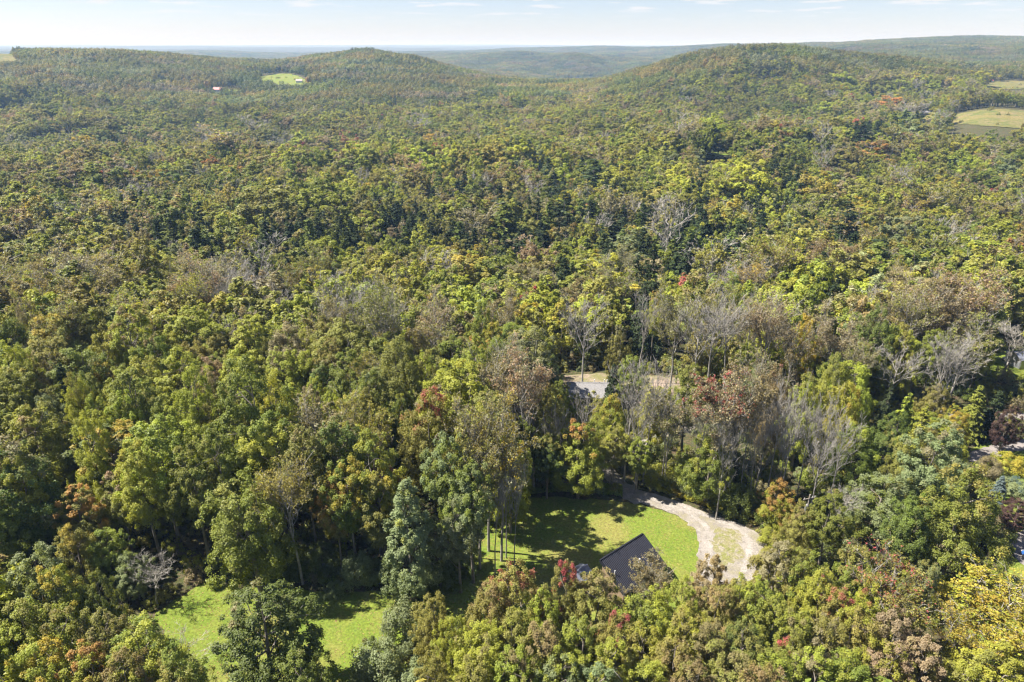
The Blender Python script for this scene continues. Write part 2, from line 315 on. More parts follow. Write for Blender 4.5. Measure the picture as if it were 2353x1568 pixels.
LAWN = [(345, 1410), (420, 1372), (470, 1335), (560, 1352), (640, 1345), (760, 1362), (870, 1355), (960, 1385), (1040, 1345), (1075, 1300), (1100, 1250), (1150, 1190), (1165, 1155), (1250, 1140), (1330, 1146), (1440, 1152), (1520, 1172),
        (1592, 1205), (1615, 1240), (1608, 1300), (1600, 1370), (1480, 1450), (1330, 1440), (1180, 1430), (1070, 1450), (1010, 1500), (930, 1500), (900, 1545), (850, 1640), (700, 1680), (560, 1640), (440, 1530), (380, 1460)]
DRIVE = [(1448, 1155), (1500, 1163), (1560, 1187), (1598, 1218), (1608, 1250), (1603, 1300), (1598, 1345), (1720, 1345), (1742, 1300), (1760, 1258), (1752, 1232), (1700, 1203), (1620, 1177), (1540, 1148), (1470, 1128), (1425, 1098), (1405, 1072), (1440, 1050), (1500, 1020), (1560, 1000), (1600, 985), (1590, 965), (1540, 985), (1470, 1015), (1400, 1045), (1375, 1072), (1395, 1110)]
YARD2 = [(1290, 890), (1300, 862), (1400, 858), (1500, 862), (1570, 872), (1575, 930), (1560, 985), (1510, 960), (1470, 925), (1390, 925), (1300, 920)]
ROADR = [(2225, 1040), (2270, 1027), (2330, 1012), (2420, 1000), (2520, 985), (2520, 1012), (2420, 1028), (2340, 1036), (2280, 1055), (2225, 1064)]
LAWNR = [(2225, 1030), (2290, 1015), (2480, 985), (2560, 1000), (2620, 1250), (2650, 1568), (2600, 1640), (2330, 1640), (2240, 1480), (2180, 1400), (2230, 1330), (2330, 1320), (2330, 1230), (2290, 1130), (2235, 1080)]
ROADL = [(2315, 1235), (2370, 1215), (2480, 1210), (2560, 1260), (2500, 1330), (2400, 1320), (2340, 1295)]
LAWNB = [(2260, 850), (2290, 812), (2350, 800), (2480, 798), (2500, 850), (2400, 872), (2300, 868)]
PATHB = [(2150, 950), (2200, 945), (2240, 955), (2330, 950), (2400, 948), (2400, 962), (2300, 968), (2200, 967), (2150, 962)]
FIELDS = [([(590, 178), (640, 170), (672, 170), (700, 184), (720, 192), (705, 204), (690, 206), (660, 200), (600, 190)], M_LAWN, 0.5),
          ([(-80, 140), (-40, 122), (38, 128), (42, 140), (62, 150), (20, 158), (-60, 160)], M_FIELD, 0.5),
          ([(-80, 262), (0, 252), (70, 250), (150, 255), (190, 260), (150, 268), (60, 272), (-60, 272)], M_FIELD, 0.5),
          ([(100, 318), (160, 312), (235, 312), (240, 322), (150, 330), (90, 332)], M_FIELD, 0.5),
          ([(2262, 190), (2300, 187), (2360, 188), (2460, 190), (2460, 203), (2340, 207), (2265, 206)], M_FIELD, 0.5),
          ([(2170, 268), (2210, 262), (2350, 256), (2480, 258), (2480, 290), (2380, 300), (2260, 292), (2190, 285)], M_FIELD, 0.4),
          ([(2110, 262), (2150, 258), (2170, 268), (2140, 276), (2105, 276)], M_FIELD, 0.4),
          ([(1598, 352), (1640, 345), (1690, 342), (1718, 348), (1712, 356), (1680, 362), (1600, 360)], M_LAWN, 0.3),
          ([(508, 208), (545, 204), (560, 212), (540, 218), (515, 216)], M_LAWN, 0.5)]
FAR_FIELDS = [([(1395, 133), (1435, 131), (1440, 137), (1400, 138)], M_FIELD), ([(1300, 182), (1360, 180), (1362, 184), (1310, 186)], M_FIELD), ([(1190, 130), (1225, 128), (1230, 132), (1200, 133)], M_FIELD)]
CLEAR = []                                                # ground without forest trees, in world coordinates
def clear(wp): CLEAR.append(wp); return wp
sheet('lawn', clear(world_poly(LAWN)), M_LAWN, 0.02, 0.9, 0.22, 1)['label'] = 'sunlit mown lawn clearing around the dark roofed house'
sheet('driveway', clear(world_poly(DRIVE)), M_GRAVEL, 0.045, 0.6, 0.16, 2)['label'] = 'pale gravel driveway curving round the lawn'
def strip(line, wd):
    c = [on_ground(*p) for p in line]; L, Rr = [], []
    for i, (x, y) in enumerate(c):
        a, b = c[max(i - 1, 0)], c[min(i + 1, len(c) - 1)]; d = math.hypot(b[0] - a[0], b[1] - a[1]); nx, ny = -(b[1] - a[1]) / d * wd / 2, (b[0] - a[0]) / d * wd / 2; L.append((x + nx, y + ny)); Rr.append((x - nx, y - ny))
    return L + Rr[::-1]
for i, ln in enumerate([[(1478, 1140), (1530, 1158), (1585, 1180), (1622, 1208), (1632, 1245), (1624, 1300), (1618, 1340)], [(1490, 1134), (1560, 1158), (1625, 1186), (1690, 1212), (1722, 1240), (1722, 1270), (1705, 1320)]]):
    sheet('wheel_track', strip(ln, 0.75), M_TRACK, 0.055, 0.4, 0.10, 70 + i)['label'] = ['pale wheel track along the inner side of the driveway', 'pale wheel track along the outer side of the driveway'][i]
sheet('grass_island', world_poly([(1650, 1212), (1690, 1218), (1712, 1240), (1700, 1290), (1652, 1305), (1636, 1262)]), M_THIN, 0.06, 0.5, 0.35, 9)['label'] = 'thin grass patch in the widened driveway'
sheet('bare_ground', clear(world_poly(YARD2)), M_SOIL, 0.05, 1.2, 0.3, 3)['label'] = 'bare tan yard beside the grey roofed house'
sheet('lawn', clear(world_poly(LAWNR)), M_LAWN, 0.02, 1.2, 0.25, 4)['label'] = 'mown lawn along the right edge'
sheet('road', clear(world_poly(ROADR)), M_ROAD, 0.05, 0.8, 0.12, 5)['label'] = 'grey gravel lane at the right edge'
sheet('road', clear(world_poly(ROADL)), M_ROAD, 0.05, 0.8, 0.12, 6)['label'] = 'pale parking ground behind the big maple'
sheet('lawn', clear(world_poly(LAWNB)), M_LAWN, 0.06, 1.5, 0.3, 7)['label'] = 'small bright lawn with a white cart'
sheet('path', clear(world_poly(PATHB)), M_ROAD, 0.06, 1.0, 0.2, 8)['label'] = 'pale gravel track among the conifers'
for i, (pp, mt, lf) in enumerate(FIELDS):
    sheet('field', clear(world_poly(pp)), mt, lf, 6.0, 1.0, 20 + i)
for i, (pp, mt) in enumerate(FAR_FIELDS):
    sheet('field', clear(world_poly(pp)), mt, 1.5, 25.0, 3.0, 40 + i)

# parts of the picture where the photograph looks down to open ground or a roof: no tree crown may stand in front of them
WINDOWS = [[(372, 1405), (430, 1372), (480, 1350), (505, 1400), (460, 1440), (430, 1475)], [(640, 1362), (740, 1372), (860, 1378), (885, 1420), (870, 1450), (900, 1500), (830, 1500), (790, 1568), (750, 1568), (700, 1470)],
           [(1165, 1165), (1210, 1150), (1310, 1148), (1420, 1158), (1520, 1180), (1595, 1210), (1600, 1260), (1590, 1290), (1520, 1290), (1440, 1360), (1370, 1290), (1300, 1300), (1220, 1290), (1120, 1285), (1130, 1240)],
           [(1380, 1285), (1478, 1226), (1520, 1270), (1470, 1310), (1440, 1360)],
           [(1460, 1140), (1530, 1150), (1620, 1182), (1700, 1208), (1745, 1240), (1730, 1290), (1610, 1290), (1610, 1240), (1560, 1195)],
           [(1303, 880), (1390, 878), (1392, 905), (1303, 905)], [(1395, 1080), (1440, 1090), (1440, 1070), (1400, 1062)], [(1500, 885), (1535, 888), (1530, 930), (1505, 930)],
           [(2232, 1045), (2353, 1012), (2360, 1120), (2330, 1160), (2290, 1110), (2240, 1070)], [(2185, 1380), (2230, 1390), (2235, 1405), (2190, 1402)], [(2330, 1160), (2370, 1160), (2370, 1290), (2335, 1260)],
           [(2290, 830), (2360, 815), (2360, 845), (2300, 848)], [(2158, 948), (2180, 945), (2180, 962), (2160, 962)],
           [(598, 178), (640, 171), (672, 171), (705, 190), (690, 200), (605, 190)], [(0, 128), (38, 130), (55, 150), (0, 142)], [(70, 257), (130, 259), (120, 264)],
           [(2266, 191), (2360, 190), (2360, 205), (2268, 205)], [(2215, 264), (2353, 258), (2353, 285), (2250, 288), (2190, 278)], [(2115, 264), (2145, 262), (2150, 272), (2110, 273)], [(1605, 352), (1670, 346), (1670, 358), (1605, 359)],
           [(1690, 344), (1712, 338), (1716, 352), (1692, 352)], [(2030, 315), (2075, 315), (2075, 325), (2032, 325)], [(493, 206), (512, 206), (512, 213), (493, 213)], [(1215, 213), (1235, 213), (1235, 219), (1215, 219)], [(520, 207), (545, 206), (545, 213), (522, 213)]]

# open ground that lies in the sun: nothing beside it may throw its shadow there
LIT = [[(385, 1405), (430, 1380), (478, 1356), (505, 1395), (460, 1440), (430, 1470)], [(705, 1402), (860, 1388), (885, 1420), (870, 1450), (900, 1500), (830, 1500), (790, 1568), (750, 1568), (705, 1470)],
       [(1390, 1225), (1360, 1180), (1440, 1168), (1520, 1185), (1595, 1215), (1600, 1290), (1520, 1300), (1440, 1360), (1380, 1290)], [(1530, 1168), (1620, 1187), (1700, 1212), (1742, 1240), (1730, 1290), (1610, 1290), (1600, 1220)], [(2260, 1100), (2353, 1070), (2353, 1130), (2330, 1160)], [(1300, 880), (1395, 878), (1400, 910), (1300, 912)]]
def shade_hits(x, y, h, w, polys):
    hit = np.zeros(np.shape(x), bool); ct = 1 / math.tan(SUN_EL); sxn, syn = -math.cos(SUN_AZ), -math.sin(SUN_AZ)
    for fh in (.3, .5, .7, .85, .97):
        for o in ((-.35, .35) if fh < .9 else (0,)):
            for p in polys: hit |= in_poly(x + sxn * ct * h * fh, y + syn * ct * h * fh + o * w, p)
    return hit

# ------------------------------------------------------------------ trees
def unit(v): return v / (np.linalg.norm(v, axis=-1, keepdims=True) + 1e-9)
def rand_unit(rng, n): return unit(rng.normal(size=(n, 3)))
def leaf_quads(rng, pos, nrm, axis, L, Wd):
    """a folded, pointed leaf spray for each position"""
    n = len(pos); axis = unit(axis - (axis * nrm).sum(1, keepdims=True) * nrm); side = np.cross(nrm, axis)
    L = L[:, None]; Wd = Wd[:, None]
    v = np.empty((n, 4, 3)); v[:, 0] = pos - axis * L * .5; v[:, 1] = pos + side * Wd * .5 + nrm * L * .10; v[:, 2] = pos + axis * L * .5 - nrm * L * .08; v[:, 3] = pos - side * Wd * .5 + nrm * L * .10
    return v.reshape(-1, 3), np.arange(n * 4).reshape(n, 4)
def tubes(P, R, sides):
    """P (n,k,3) polylines with radii R (n,k) -> quads"""
    n, k, _ = P.shape
    T = np.empty_like(P); T[:, 1:-1] = P[:, 2:] - P[:, :-2]; T[:, 0] = P[:, 1] - P[:, 0]; T[:, -1] = P[:, -1] - P[:, -2]; T = unit(T)
    ref = np.where(np.abs(T[..., 2:3]) < .9, np.array([0, 0, 1.0]), np.array([1.0, 0, 0])); ref = np.repeat(ref[:, :1], k, 1)
    U = unit(np.cross(T, ref)); V = np.cross(T, U)
    an = np.arange(sides) * 2 * math.pi / sides
    v = P[:, :, None] + (U[:, :, None] * np.cos(an)[:, None] + V[:, :, None] * np.sin(an)[:, None]) * R[:, :, None, None]
    b = np.arange(n)[:, None, None] * (k * sides) + np.arange(k - 1)[None, :, None] * sides; j = np.arange(sides); j2 = (j + 1) % sides
    f = np.stack([b + j, b + j2, b + j2 + sides, b + j + sides], -1).reshape(-1, 4)
    return v.reshape(-1, 3), f
def cat(parts):
    vs_, fs_, b = [], [], 0
    for v, f in parts:
        vs_.append(v); fs_.append(f + b); b += len(v)
    return np.concatenate(vs_), np.concatenate(fs_)
def bend(rng, a, b, k, sag, wob):
    """polylines from a to b (n,3) with k points, bulging up by sag and wobbling"""
    t = np.linspace(0, 1, k)[None, :, None]; P = a[:, None] * (1 - t) + b[:, None] * t
    L = np.linalg.norm(b - a, axis=1)[:, None, None]
    P = P + rng.normal(size=(len(a), k, 3)) * wob * L * (np.sin(t * math.pi)); P[:, :, 2] += (sag * L * np.sin(t * math.pi))[:, :, 0]
    return P
PROF = {'ovoid': lambda t: np.sin(math.pi * (0.13 + 0.85 * t)) ** 0.6 * (1.02 - 0.2 * t), 'dome': lambda t: np.sqrt(np.clip(1 - (t * 0.98) ** 2.4, 0, 1)) * (0.72 + 0.28 * ss(0, .35, t)),
        'cone': lambda t: (1 - t * 0.97) ** 0.72 * (0.55 + 0.45 * ss(0, .16, t)), 'vase': lambda t: (0.35 + 0.65 * ss(0, .6, t)) * np.sqrt(np.clip(1 - (np.clip(t - .45, 0, 1) / .56) ** 2.2, 0, 1))}
def crown_points(rng, n, prof, R, z0, ch, inner=0.3):
    t = rng.uniform(0.02, 1, n * 4); pr = PROF[prof](t); keep = rng.uniform(0, 1, n * 4) < (pr / pr.max()) ** 1.1; t = t[keep][:n]; pr = pr[keep][:n]
    an = rng.uniform(0, 2 * math.pi, len(t)); ph = rng.uniform(0, 6.3, 3)
    lob = 1 + 0.16 * np.sin(3 * an + ph[0] + 4 * t) + 0.12 * np.sin(5 * an + ph[1] - 6 * t) + 0.08 * np.sin(9 * t + ph[2])
    rr = R * pr * lob * rng.uniform(inner ** 2, 1, len(t)) ** 0.5
    return np.stack([rr * np.cos(an), rr * np.sin(an), z0 + t * ch], 1), t
def broadleaf(seed, h, cb, R, prof, puffs, nleaf, leaf, limbs=9, trunk_r=0.2, pscale=0.2, droop=0.0, trunk_sides=7, loose=0.35):
    rng = np.random.default_rng(seed); z0 = cb * h; ch = h * 0.97 - z0
    c, t = crown_points(rng, puffs, prof, R, z0 + 0.1 * R, ch - 0.15 * R)
    pr = R * pscale * rng.uniform(0.65, 1.35, len(c)) * (1 - 0.35 * t)
    w = pr ** 2; cnt = rng.multinomial(nleaf, w / w.sum()); pi = np.repeat(np.arange(len(c)), cnt); n = len(pi)
    out = unit(c * np.array([1, 1, 0]) + 1e-6)
    d = unit(rand_unit(rng, n) + 0.45 * out[pi] + np.array([0, 0, 0.35]))
    rad = rng.uniform(0.45, 1.08, n) + (rng.uniform(0, 1, n) < loose) * rng.uniform(0, .45, n)
    pos = c[pi] + d * (pr[pi] * rad)[:, None] * np.array([0.97, 0.97, 1.08])
    co = unit(pos - np.array([0, 0, z0 + 0.35 * ch])); nrm = unit(d * 0.55 + co * 0.55 + np.array([0, 0, 0.40]) + rng.normal(size=(n, 3)) * 0.42)
    ax = unit(d * 0.6 + rng.normal(size=(n, 3)) * 0.6 + np.array([0, 0, 0.25 - droop]))
    L = leaf * rng.uniform(0.6, 1.4, n)
    lv, lf = leaf_quads(rng, pos, nrm, ax, L, L * rng.uniform(0.55, 0.85, n))
    prnd = rng.uniform(0, 1, len(c)); prnd = np.clip(0.65 * prnd + 0.35 * (0.5 + 0.5 * np.sin(c[:, 0] * 1.1 + seed) * np.cos(c[:, 1] * 0.9 + seed * 2)), 0, 1)
    info = np.stack([rng.uniform(0, 1, n) * 0.6 + 0.4 * prnd[rng.permutation(len(c))][pi], np.clip(prnd[pi] + rng.normal(0, .06, n), 0, 1), 0.38 * np.clip((pos[:, 2] - z0) / ch, 0, 1)], 1)
    # trunk and limbs
    k = 7; tz = np.linspace(0, 1, k); top = h * 0.86
    tr = np.stack([np.cumsum(rng.normal(0, .012 * h, k)) * tz, np.cumsum(rng.normal(0, .012 * h, k)) * tz, tz * top], 1)[None]
    parts = [tubes(tr, (trunk_r * (1.25 * (1 - tz) ** 1.2 + 0.12))[None], trunk_sides)]
    order = rng.permutation(len(c))[:limbs * 4]
    m = min(limbs, len(order)); tips = c[order[:m]]; zs = np.clip(tips[:, 2] - rng.uniform(.35, .75, m) * np.maximum(np.hypot(tips[:, 0], tips[:, 1]) + .12 * h, 0), 0.5 * z0 + 0.06 * h, top * .95)
    st = np.stack([np.interp(zs, tr[0, :, 2], tr[0, :, i]) for i in (0, 1)] + [zs], 1)
    LP = bend(rng, st, tips, 5, 0.06, 0.04); LR = trunk_r * 0.42 * np.linspace(1, .22, 5)[None] * rng.uniform(.7, 1.2, (m, 1))
    parts.append(tubes(LP, LR, 5))
    rest = order[m:]
    if len(rest):
        par = rng.integers(0, m, len(rest)); near = np.argmin(np.linalg.norm(tips[None] - c[rest][:, None], axis=2), 1); st2 = LP[near, 2 + (par % 2)]
        parts.append(tubes(bend(rng, st2, c[rest], 4, 0.05, 0.05), trunk_r * 0.17 * np.linspace(1, .3, 4)[None] * np.ones((len(rest), 1)), 4))
    tv, tf = cat(parts)
    return dict(h=h, R=R, leaf=(lv, lf, np.repeat(info, 4, 0)), wood=(tv, tf))
def bare(seed, h, R, limbs, subs, twigs, fine, trunk_r=0.17, fork=0.35, leaves=0, leaf=0.3, thick=1.0, twig_w=0.05):
    """ascending limbs, branches and twigs; optionally thinly leaved"""
    rng = np.random.default_rng(seed); k = 7; tz = np.linspace(0, 1, k); top = h * 0.9
    tr = np.stack([np.cumsum(rng.normal(0, .014 * h, k)) * tz, np.cumsum(rng.normal(0, .014 * h, k)) * tz, tz * top], 1)[None]
    parts = [tubes(tr, (trunk_r * (1.15 * (1 - tz) + 0.10))[None], 7)]
    an = np.arange(limbs) * 2.4 + rng.uniform(-.4, .4, limbs); z = h * (fork + (0.78 - fork) * np.linspace(0, 1, limbs) ** 1.1)
    st = np.stack([np.interp(z, tr[0, :, 2], tr[0, :, i]) for i in (0, 1)] + [z], 1)
    ln = (h - z) * rng.uniform(.62, .95, limbs); rr = np.minimum(R * rng.uniform(.6, 1.05, limbs), ln * 0.8)
    tip = st + np.stack([np.cos(an) * rr, np.sin(an) * rr, np.sqrt(np.maximum(ln ** 2 - rr ** 2, .2))], 1)
    t5 = np.linspace(0, 1, 6)[None, :, None]
    LP = bend(rng, st, tip, 6, -0.07, 0.03); parts.append(tubes(LP, trunk_r * .5 * thick * np.linspace(1, .2, 6)[None] * rng.uniform(.6, 1.1, (limbs, 1)), 5))
    def spawn(P, n, lf, spread, up):
        i = rng.integers(0, len(P), n); s = rng.uniform(.25, 1, n) * (P.shape[1] - 1.001); j = s.astype(int); f = (s - j)[:, None]
        a = P[i, j] * (1 - f) + P[i, j + 1] * f; dirn = unit(P[i, j + 1] - P[i, j]); L = np.linalg.norm(P[i, -1] - P[i, 0], axis=1) * lf * rng.uniform(.5, 1.1, n)
        d = unit(dirn + rand_unit(rng, n) * spread + np.array([0, 0, up])); return a, a + d * L[:, None]
    allP = np.concatenate([LP, tr[:, :6]], 0)
    a, b = spawn(allP, subs, 0.45, 0.65, 0.25); SP = bend(rng, a, b, 4, -0.04, 0.05); parts.append(tubes(SP, trunk_r * .2 * thick * np.linspace(1, .25, 4)[None] * rng.uniform(.6, 1.2, (subs, 1)), 4))
    a, b = spawn(SP, twigs, 0.5, 0.7, 0.2); TP = bend(rng, a, b, 3, -0.03, 0.06); parts_t = [tubes(TP, twig_w * .55 * np.linspace(1, .4, 3)[None] * rng.uniform(.6, 1.2, (twigs, 1)), 3)]
    a, b = spawn(TP, fine, 0.6, 0.8, 0.2); d = unit(b - a); sd = unit(np.cross(d, rand_unit(rng, fine))) * (twig_w * .5)
    v = np.stack([a - sd, a + sd, b + sd * .4, b - sd * .4], 1).reshape(-1, 3); parts_t.append((v, np.arange(fine * 4).reshape(-1, 4)))
    tw = cat(parts_t); res = dict(h=h, R=R, wood=cat(parts), twig=tw, leaf=None)
    if leaves:
        i = rng.integers(0, fine, leaves); pos = b[i] + rng.normal(0, .16, (leaves, 3)); nrm = unit(rand_unit(rng, leaves) + np.array([0, 0, .5])); L = leaf * rng.uniform(.6, 1.4, leaves)
        lv, lf_ = leaf_quads(rng, pos, nrm, rand_unit(rng, leaves), L, L * .7)
        cell = rng.uniform(0, 1, len(TP))[rng.integers(0, len(TP), fine)][i]
        info = np.stack([rng.uniform(0, 1, leaves), cell, .38 * np.clip(pos[:, 2] / h, 0, 1)], 1); res['leaf'] = (lv, lf_, np.repeat(info, 4, 0))
    return res
def conifer(seed, h, R, nbr, nleaf, leaf, cb=0.08, trunk_r=0.2, droop=0.25, dense=1.0, ragged=0.25):
    rng = np.random.default_rng(seed); t = rng.uniform(0, 1, nbr) ** 0.85; an = rng.uniform(0, 2 * math.pi, nbr); z = h * (cb + (0.98 - cb) * t)
    rl = R * ((1 - t) ** 0.8 * .95 + .05) * rng.uniform(1 - 2 * ragged, 1.05, nbr) + .12
    o = np.stack([np.cos(an), np.sin(an), np.zeros(nbr)], 1); tip = o * rl[:, None]; tip[:, 2] = z + rl * (0.18 - droop)
    st = np.stack([np.zeros(nbr), np.zeros(nbr), z], 1); P = bend(rng, st, tip, 4, 0.10, 0.02)
    tz = np.linspace(0, 1, 5); tr = np.stack([rng.normal(0, .01 * h, 5) * tz, rng.normal(0, .01 * h, 5) * tz, tz * h * .97], 1)[None]
    wood = cat([tubes(tr, (trunk_r * (1.1 * (1 - tz) + .05))[None], 6), tubes(P, trunk_r * .16 * np.linspace(1, .3, 4)[None] * np.ones((nbr, 1)), 3)])
    w = rl; i = rng.choice(nbr, nleaf, p=w / w.sum()); s = rng.uniform(.18, 1, nleaf) ** .8 * 2.999; j = s.astype(int); f = (s - j)[:, None]
    pos = P[i, j] * (1 - f) + P[i, j + 1] * f; sd = np.cross(o[i], [0, 0, 1.0]); spread = rl[i] * .28 * (1.1 - s / 3)
    lat = rng.normal(0, 1, nleaf) * spread; pos = pos + sd * lat[:, None]; pos[:, 2] += rng.normal(0, .07, nleaf) * rl[i] - np.abs(lat) * .25
    ax = unit(o[i] + sd * (np.sign(lat) * .7)[:, None] + rng.normal(0, .3, (nleaf, 3)) - np.array([0, 0, droop])); nrm = unit(np.array([0, 0, 1.0]) + o[i] * .35 + rng.normal(0, .45, (nleaf, 3)))
    L = leaf * rng.uniform(.6, 1.4, nleaf); lv, lf = leaf_quads(rng, pos, nrm, ax, L, L * .42)
    br = rng.uniform(0, 1, nbr); info = np.stack([rng.uniform(0, 1, nleaf) * .6 + .4 * br[i], br[i], .38 * pos[:, 2] / h], 1)
    return dict(h=h, R=R, wood=wood, leaf=(lv, lf, np.repeat(info, 4, 0)))

near = {}
for i in range(6): near['round%d' % i] = broadleaf(100 + i, 17, 0.12, 4.6, ['ovoid', 'dome', 'ovoid'][i % 3], 190 + 14 * i, 36000, 0.20, limbs=12, trunk_r=.24, pscale=0.128 + .008 * (i % 3))
for i in range(5): near['tall%d' % i] = broadleaf(120 + i, 20, 0.36, 3.8, ['ovoid', 'dome', 'vase'][i % 3], 150 + 10 * i, 28000, 0.20, limbs=12, trunk_r=.2, pscale=0.15)
for i in range(2): near['cone%d' % i] = broadleaf(140 + i, 18, 0.05, 3.9, 'cone', 240, 32000, 0.20, limbs=14, trunk_r=.22, pscale=0.125)
for i in range(4): near['bare%d' % i] = bare(160 + i, 19, 3.4, 10, 60, 330, 1500, twig_w=.04, fork=.3 + .06 * i, trunk_r=.17)
for i in range(4): near['thin%d' % i] = bare(180 + i, 19, 3.5, 11, 80, 400, 1500, fork=.36, trunk_r=.17, twig_w=.04, leaves=[5000, 7500, 6000, 9000][i], leaf=.24)
for i in range(3): near['pine%d' % i] = conifer(200 + i, 19, 3.6, 190, 13000, 0.4, droop=.22, ragged=.3)
near['spruce0'] = conifer(210, 14, 2.6, 230, 9000, 0.36, cb=.02, droop=.3, ragged=.1)
for i in range(3): near['bush%d' % i] = broadleaf(220 + i, 4.6, 0.02, 2.6, 'dome', 80, 11000, 0.17, limbs=10, trunk_r=.08, pscale=0.24)
near['snag0'] = bare(230, 14, 2.2, 7, 16, 40, 60, fork=.45, trunk_r=.2, thick=1.3)
for k, t in near.items():
    wm = M_PALE if k[:4] in ('bare', 'thin', 'snag') else M_BARK; one = np.ones
    t['wood_me'] = mesh_np(k + '_trunk', t['wood'][0], t['wood'][1], [wm], smooth=True)
    if t.get('twig') is not None: t['twig_me'] = mesh_np(k + '_twigs', t['twig'][0], t['twig'][1], [M_PALE])
    if t['leaf'] is not None:
        lv, lf, inf = t['leaf']; t['leaf_me'] = mesh_np(k + '_crown', lv, lf, [M_NEEDLE if k[:4] in ('pine', 'spru') else M_LEAF], {'leafinfo': inf, 'tcol': np.ones((len(lv), 3))})
    t['n'] = len(t['wood'][1])

# trees of the forest mass: lighter meshes, wood and leaves in one
mid = []
for i in range(5): mid.append(('b', broadleaf(300 + i, 18, 0.22, 4.2, ['ovoid', 'dome', 'ovoid', 'vase', 'dome'][i], 56, 5200, 0.44, limbs=6, trunk_r=.2, pscale=.19, trunk_sides=5)))
for i in range(2): mid.append(('t', bare(320 + i, 18, 3.6, 8, 40, 150, 420, leaves=[1800, 2800][i], leaf=.42, twig_w=.07, fork=.36)))
for i in range(2): mid.append(('n', bare(330 + i, 18, 3.4, 9, 50, 200, 600, twig_w=.07, fork=.34)))
for i in range(2): mid.append(('u', broadleaf(350 + i, 3.2, 0.0, 2.0, 'dome', 26, 1500, 0.26, limbs=5, trunk_r=.06, pscale=.3, trunk_sides=4)))
for i in range(3): mid.append(('c', conifer(340 + i, 19, 3.5, 90, 2600, 0.75, ragged=.3, cb=.05)))
SRC = bpy.data.collections.new('forest_sources')          # not linked to the scene
def source(name, me): SRC.objects.link(bpy.data.objects.new(name, me))
for i, (kd, t) in enumerate(mid):
    P = [t['wood']] + ([t['twig']] if t.get('twig') is not None else []); nw = sum(len(p[1]) for p in P); nv = sum(len(p[0]) for p in P); inf = np.zeros((nv, 3))
    if t['leaf'] is not None: P.append(t['leaf'][:2]); inf = np.concatenate([inf, t['leaf'][2]])
    v, f = cat(P); mi = np.zeros(len(f), int); mi[nw:] = 1
    source('forest_tree_%02d' % i, mesh_np('forest_tree_%02d' % i, v, f, [M_BARK if kd in 'bcu' else M_PALE, M_NEEDLE if kd == 'c' else M_LEAF], {'leafinfo': inf, 'tcol': np.ones((len(v), 3))}, mi))
NMID = len(mid); KIND_OF = [k for k, _ in mid]
# distant woodland: stands of 48 m by 48 m
STAND = 48.0; NST = 6
for i in range(NST):
    rng = np.random.default_rng(400 + i); V = []; F = []; I = []; T = []; b = 0
    g = np.arange(-STAND / 2 + 3.4, STAND / 2, 6.8); gx, gy = np.meshgrid(g, g); gx = gx.ravel() + rng.normal(0, 1.5, gx.size); gy = gy.ravel() + rng.normal(0, 1.5, gy.size)
    for x, y in zip(gx, gy):
        con = rng.uniform() < (0.10, 0.05, 0.10, 0.55, 0.03, 0.14)[i]
        h = rng.uniform(11, 17); R = rng.uniform(3.2, 5.8) * (0.75 if con else 1)
        n = 190; c, t = crown_points(rng, n, 'cone' if con else 'dome', R, h * .30, h * .62, 0.8); n = len(c)
        o = unit(np.concatenate([c[:, :2], (t[:, None] - .35) * R * 1.6], 1)); nr = unit(o + np.array([0, 0, .25]) + rng.normal(0, .28, (n, 3))); L = 1.25 * rng.uniform(.6, 1.4, n)
        v, f = leaf_quads(rng, c, nr, rand_unit(rng, n), L, L * .8); V.append(v + np.array([x, y, 0])); F.append(f + b); b += len(v)
        u = rng.uniform()
        col = np.array([.45, .52, .5]) if con else (np.array([1.25, 1.1, .9]) if u < .14 else np.array([1.35, .9, .9]) if u < .22 else np.array([1.35, 1.12, 1.3]) if u < .32 else np.array([1, 1, 1])) * rng.uniform(.72, 1.22)
        T.append(np.tile(col, (len(v), 1))); I.append(np.repeat(np.stack([rng.uniform(0, 1, n), np.full(n, rng.uniform()), np.zeros(n)], 1), 4, 0))
    # trunks of the stand's edge
    tb = np.stack([gx, gy, np.zeros(len(gx))], 1); tp = tb + np.array([0, 0, 9.0]); tv, tf = tubes(np.stack([tb, tp], 1), np.tile([[.22, .12]], (len(gx), 1)), 3)
    nl = sum(len(f) for f in F); V.append(tv); F.append(tf + b); T.append(np.ones((len(tv), 3))); I.append(np.zeros((len(tv), 3)))
    F = np.concatenate(F); mi = np.ones(len(F), int); mi[:nl] = 0
    source('forest_tree_%02d' % (NMID + i), mesh_np('forest_stand_%d' % i, np.concatenate(V), F, [M_LEAF, M_BARK], {'leafinfo': np.concatenate(I), 'tcol': np.concatenate(T)}, mi))

# ------------------------------------------------------------------ placing the trees
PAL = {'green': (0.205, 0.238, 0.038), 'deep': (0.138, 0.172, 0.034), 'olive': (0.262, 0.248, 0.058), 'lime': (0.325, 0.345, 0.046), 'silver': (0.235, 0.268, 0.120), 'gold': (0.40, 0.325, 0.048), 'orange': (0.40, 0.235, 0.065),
       'red': (0.39, 0.095, 0.09), 'rust': (0.275, 0.215, 0.088), 'tan': (0.29, 0.255, 0.145), 'plum': (0.095, 0.052, 0.044), 'pine': (0.052, 0.073, 0.025), 'blue': (0.130, 0.182, 0.170), 'pink': (0.325, 0.245, 0.15)}
COLOUR = {'green': 'green', 'deep': 'dark green', 'olive': 'olive', 'lime': 'yellow-green', 'silver': 'grey-green', 'gold': 'golden', 'orange': 'orange', 'red': 'red', 'rust': 'rusty brown', 'tan': 'tan', 'plum': 'plum red', 'pine': 'dark', 'blue': 'bluish', 'pink': 'pinkish'}
KINDS_N = {'round': 6, 'tall': 5, 'cone': 2, 'bare': 4, 'thin': 4, 'pine': 3, 'spruce': 1, 'bush': 3, 'snag': 1}
